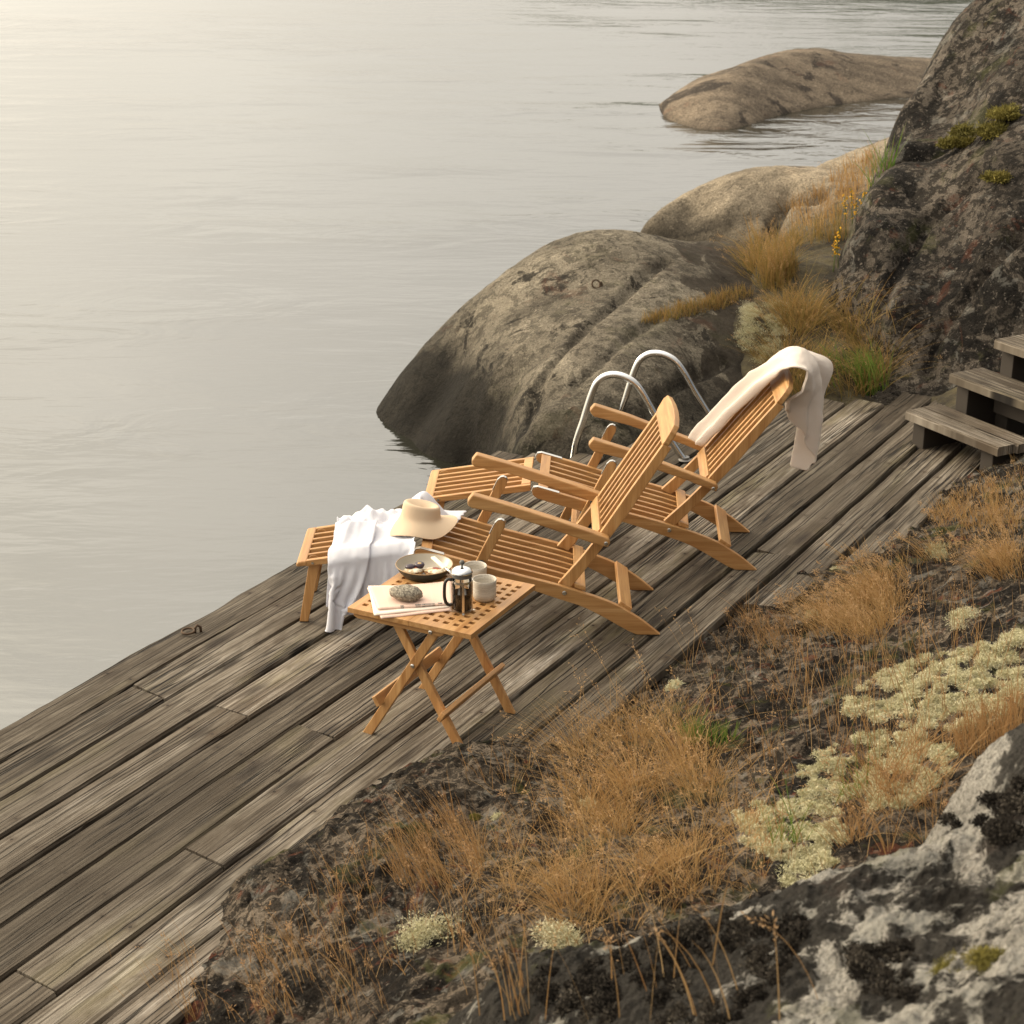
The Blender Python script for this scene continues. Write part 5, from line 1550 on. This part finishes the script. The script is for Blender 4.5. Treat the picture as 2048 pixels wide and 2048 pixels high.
# bank between the rocks: tawny and green, and the strip on the boulder
BK = [F_bank, F_b1, F_r]
P_ = []
bank = [(1490, 520), (1560, 470), (1650, 480), (1700, 560), (1740, 660), (1800, 760), (1700, 792), (1600, 786), (1540, 740), (1560, 660), (1530, 590)]
P_.append(tussocks(bank, 120, 32, .09, (.06, .28), (-.14, .02), .9, .0038, BK, 20, heads=.05, spread=.4, clump=.4))
P_.append(blades(scatter([(1500, 500), (1560, 470), (1600, 540), (1560, 590), (1510, 570)], 520, BK, clump=.6, cs=.02, seed=21), (.12, .36), (-.08, .0), .4, .0038, 21, heads=.12, spread=.3))
P_.append(blades(scatter([(1460, 470), (1560, 440), (1700, 420), (1700, 480), (1560, 500)], 500, BK, clump=.6, cs=.02, seed=23), (.08, .25), (-.1, .0), .5, .004, 23, heads=.05))
grass_obj('bank_grass', P_, MIXG)
P_ = [blades(scatter([(1280, 646), (1340, 622), (1400, 604), (1480, 580), (1510, 590), (1450, 618), (1380, 634), (1310, 650)], 1300, [F_b1, F_bank], seed=24), (.03, .10), (-.1, .0), .5, .0038, 24, spread=.5)]
grass_obj('grass_strip', P_, MIXG)
P_ = [blades(scatter([(1630, 380), (1700, 330), (1765, 300), (1770, 400), (1700, 400)], 420, [F_b3, F_b2], clump=.6, seed=25), (.04, .20), (-.12, .0), .5, .006, 25, heads=.1, spread=.4)]
P_.append(blades(scatter([(1560, 420), (1640, 385), (1720, 390), (1700, 440), (1600, 470)], 450, [F_b2, F_b3, F_bank], clump=.7, seed=26), (.05, .18), (-.1, .0), .5, .006, 26, spread=.4))
grass_obj('dry_grass', P_, DRY)

# green tufts: countable
def tuft(px, py, n, h, lab, sp=.55, rad=.03, fields=GF, w=.0028, seed=0, lean=(-.05, 0)):
    c = hit(px, py, fields)[0]
    R = np.random.default_rng(seed)
    a, r = R.uniform(0, 2 * PI, n), rad * np.sqrt(R.random(n))
    rt = np.c_[c[0] + r * np.cos(a), c[1] + r * np.sin(a), np.zeros(n)]
    rt[:, 2] = np.max([f.h(rt[:, 0], rt[:, 1]) for f in fields], 0)
    V, F, A = blades(rt, h, lean, .5, w, seed, spread=sp)
    V = V - c
    o = mesh_obj('grass_tuft', V, F, GREEN, attrs={'ga': A}); o.location = c
    tag(o, lab, 'grass tuft', 'green grass tufts')
tuft(1386, 1480, 170, (.06, .13), 'bright green grass tuft among dry stalks on the near slope', rad=.035, seed=1)
tuft(1440, 1480, 110, (.05, .11), 'yellowish green grass tuft right of the brighter one', rad=.05, seed=2)
tuft(1745, 765, 150, (.14, .36), 'green grass tuft growing at the foot of the dark rock by the planks', rad=.10, fields=[F_bank, F_r], w=.007, seed=3, lean=(-.25, .05))
tuft(1660, 745, 60, (.10, .26), 'sparse green grass tuft growing in dry bank grass behind the towel', rad=.12, fields=[F_bank, F_r], w=.006, seed=4, lean=(-.2, 0))
tuft(1760, 350, 40, (.15, .34), 'small green grass tuft against the left edge of the dark rock', rad=.08, fields=[F_b3, F_r, F_bank], w=.007, seed=5)
tuft(1575, 1690, 26, (.10, .24), 'thin green blades among russet stalks on the right slope', rad=.05, seed=6)
tuft(1700, 1600, 24, (.10, .24), 'thin green blades beside pale lichen on the right slope', rad=.05, seed=7)

# reindeer lichen: soft cushions of tiny pale branches
LICH = Mat('reindeer_lichen_mat', .95)
sp_ = LICH.n('ShaderNodeSeparateXYZ'); LICH.link(LICH.attr('ga'), sp_.inputs[0])
lc = LICH.ramp(sp_.outputs[0], [(0, (.30, .27, .14)), (.35, (.48, .45, .28)), (.7, (.60, .56, .38)), (1, (.46, .39, .26))])
LICH.set('Base Color', lc); LICH.set('Specular IOR Level', .1)
def puffs(C, Rr, n, size=.007, seed=0, flat=.75, wid=.22):
    R = np.random.default_rng(seed)
    k = len(C)
    d = R.normal(0, 1, (k, n, 3)); d /= np.linalg.norm(d, axis=2, keepdims=True); d[:, :, 2] = np.abs(d[:, :, 2])
    rr_ = Rr[:, None] * (R.random((k, n)) ** .40) * R.uniform(.75, 1.15, (k, n))
    P = C[:, None, :] + d * rr_[:, :, None] * np.array([1, 1, flat]) * (1 + .75 * fbm((d * 2.6 + C[:, None, :] * 9).reshape(-1, 3), 1.4, 2).reshape(k, n, 1))
    P = P.reshape(-1, 3); d = d.reshape(-1, 3)
    m = len(P)
    a = d * .6 + R.normal(0, .6, (m, 3)); a /= np.linalg.norm(a, axis=1, keepdims=True)
    b = np.cross(a, R.normal(0, 1, (m, 3))); b /= np.linalg.norm(b, axis=1, keepdims=True)
    s = (size * R.uniform(.6, 1.4, m))[:, None]
    V = np.stack([P - b * s * wid, P + b * s * wid, P + a * s * (1.95 - 1.9 * wid)], 1).reshape(-1, 3)
    F = np.arange(m * 3).reshape(-1, 3)
    rnd = np.repeat(np.clip(np.repeat(R.random(k), n) * .6 + R.random(m) * .4, 0, 1), 3)
    A = np.c_[rnd, rnd, rnd]
    return V, F, A
def lich_obj(name, areas, lab=None):
    parts = []
    for poly, n, (r0, r1), sd in areas:
        c = scatter(poly, n, GF + [F_b1, F_bank], clump=.38, cs=.035, seed=sd)
        R = np.random.default_rng(sd)
        parts.append(puffs(c, R.uniform(r0, r1, len(c)), 300, .0052, sd, flat=.65))
    V, F, A = merge(parts)
    o = mesh_obj(name, V, F, LICH.m, attrs={'ga': A})
    return tag(o, kind='stuff')
lich_obj('reindeer_lichen', [([(1700, 1390), (1760, 1350), (1830, 1320), (1960, 1290), (2048, 1260), (2048, 1410), (1960, 1460), (1840, 1460), (1690, 1430)], 900, (.009, .028), 1),
                             ([(1600, 1520), (1720, 1470), (1850, 1465), (1930, 1520), (1830, 1610), (1700, 1630), (1600, 1590)], 520, (.008, .025), 2),
                             ([(1470, 1610), (1600, 1600), (1700, 1620), (1680, 1730), (1560, 1720), (1480, 1680)], 340, (.008, .024), 3),
                             ([(1590, 1700), (1680, 1720), (1620, 1790), (1560, 1770)], 18, (.02, .04), 4)])
lich_obj('reindeer_lichen', [([(1490, 610), (1540, 590), (1590, 620), (1560, 680), (1540, 740), (1480, 700), (1470, 680)], 110, (.03, .06), 5)])
CRUST = Mat('black_crust_mat', .95)
sp3 = CRUST.n('ShaderNodeSeparateXYZ'); CRUST.link(CRUST.attr('ga'), sp3.inputs[0])
CRUST.set('Base Color', CRUST.ramp(sp3.outputs[0], [(0, (.012, .010, .008)), (.6, (.035, .029, .023)), (1, (.10, .085, .065))])); CRUST.set('Specular IOR Level', .15)
cc = scatter([(1060, 1945), (1250, 1890), (1360, 1860), (1560, 1800), (1620, 1850), (1560, 1960), (1480, 2046), (1200, 2046), (1100, 2000)], 170, [F_fore], clump=.6, cs=.012, seed=41)
cc = np.concatenate([cc, scatter([(1700, 1900), (1860, 1880), (1980, 1960), (1900, 2000), (1740, 1980)], 40, [F_fore], clump=.5, seed=42), scatter([(1890, 1620), (1990, 1540), (2048, 1560), (2048, 1660), (1960, 1700)], 40, [F_fore], clump=.6, seed=43)])
V, F, A = puffs(cc - np.array([0, 0, .008]), RNG.uniform(.012, .034, len(cc)), 700, .0055, 44, flat=.5, wid=.4)
tag(mesh_obj('black_crust_lichen', V, F, CRUST.m, attrs={'ga': A}), kind='stuff')
def cushion(px, py, r, lab, n=3, seed=0, fields=GF, mat=None, nm='lichen_cushion', cat='lichen', grp='single lichen cushions', sz=.0048):
    c = hit(px, py, fields)[0]
    R = np.random.default_rng(seed)
    C = c + np.c_[R.normal(0, r * .55, n), R.normal(0, r * .5, n), R.uniform(-.2 * r, .1 * r, n)]
    V, F, A = puffs(C, R.uniform(.6, 1.0, n) * r, 1500, sz, seed)
    o = mesh_obj(nm, V - c, F, mat or LICH.m, attrs={'ga': A}); o.location = c
    tag(o, lab, cat, grp)
cushion(1870, 1108, .07, 'pale green lichen cushion in the grass at the right end of the planks', 3, 1)
cushion(1622, 1228, .035, 'little round lichen cushion on dark rock below the plank edge', 2, 2)
cushion(1692, 1140, .035, 'small pale lichen cushion lying against the outermost plank', 2, 3)
cushion(850, 1868, .075, 'flat pale lichen cushion on the lower slope left of the dry grass', 4, 4)
cushion(1135, 1880, .055, 'pale lichen cushion just behind the foreground boulder', 4, 5)
cushion(990, 1628, .022, 'tiny pale lichen cushion on the rock just below the table', 2, 6)
cushion(1175, 1610, .04, 'greyish lichen cushion at the upper left of the dry grass', 3, 7)
cushion(1945, 1235, .065, 'pale lichen cushion on the dark rock ledge at right, above the big lichen carpet', 4, 8)
cushion(1350, 1375, .03, 'small grey lichen cushion halfway along the right slope', 2, 9)
MOSS = Mat('yellow_moss_mat', .95)
sp2 = MOSS.n('ShaderNodeSeparateXYZ'); MOSS.link(MOSS.attr('ga'), sp2.inputs[0])
MOSS.set('Base Color', MOSS.ramp(sp2.outputs[0], [(0, (.07, .06, .012)), (.5, (.14, .12, .02)), (1, (.22, .18, .035))]))
cushion(1975, 1925, .035, 'yellow green moss cushion on the foreground boulder', 4, 11, FF, MOSS.m, 'moss_cushion', 'moss', 'moss cushions', .004)
cushion(1885, 1935, .03, 'darker moss cushion on the foreground boulder, left of the yellow one', 5, 12, FF, MOSS.m, 'moss_cushion', 'moss', 'moss cushions', .004)
cushion(1980, 268, .10, 'dark moss cushion on the ledge of the tall rock', 6, 13, [F_r], MOSS.m, 'moss_cushion', 'moss', 'moss cushions', .016)
cushion(1930, 290, .07, 'smaller moss cushion low on the ledge of the tall rock', 4, 14, [F_r], MOSS.m, 'moss_cushion', 'moss', 'moss cushions', .016)
cushion(2020, 235, .09, 'moss cushion highest on the ledge of the tall rock', 5, 15, [F_r], MOSS.m, 'moss_cushion', 'moss', 'moss cushions', .016)
cushion(1995, 360, .06, 'moss cushion on the face below the ledge of the tall rock', 4, 16, [F_r], MOSS.m, 'moss_cushion', 'moss', 'moss cushions', .014)
cushion(945, 1632, .02, 'dark moss cushion on the rock below the table, left of a tiny lichen', 3, 17, GF, MOSS.m, 'moss_cushion', 'moss', 'moss cushions', .004)

# yellow flower spikes by the dark rock
YEL = plain('yellow_petal_mat', (.72, .42, .02), .6)
for (px, py, n, hgt, lab) in [(1700, 470, 5, .34, 'yellow flower spikes beside the dark rock, the upper plant'), (1668, 545, 3, .26, 'yellow flower spikes lower down in the bank grass')]:
    c = hit(px, py, [F_bank, F_b2, F_b3])[0]
    pl_e = empty('yellow_flower', tuple(c)); tag(pl_e, lab, 'flower', 'yellow flowers on the bank')
    R = np.random.default_rng(px)
    mb, st_ = MB(), MB()
    for k in range(n):
        b = R.normal(0, .04, 2); tpz = hgt * R.uniform(.7, 1.1); ln = R.normal(0, .05, 2)
        st_.tube([(b[0], b[1], -.02), (b[0] + ln[0] * .5, b[1] + ln[1] * .5, tpz * .5), (b[0] + ln[0], b[1] + ln[1], tpz)], .003, 5)
        for q in range(14):
            t = .55 + .45 * q / 13
            p = np.array([b[0] + ln[0] * t, b[1] + ln[1] * t, tpz * t]) + R.normal(0, .010, 3)
            a = R.normal(0, 1, 3); a /= np.linalg.norm(a); e = np.cross(a, R.normal(0, 1, 3)); e /= np.linalg.norm(e)
            s = R.uniform(.006, .012)
            mb.add([p - a * s, p + e * s * .7, p + a * s, p - e * s * .7], [(0, 1, 2, 3)])
            e2 = np.cross(a, e)
            mb.add([p - a * s, p + e2 * s * .7, p + a * s, p - e2 * s * .7], [(0, 1, 2, 3)])
    st_.build('stem', plain('flower_stem_mat', (.10, .13, .03), .7), pl_e)
    mb.build('blossom', YEL, pl_e)
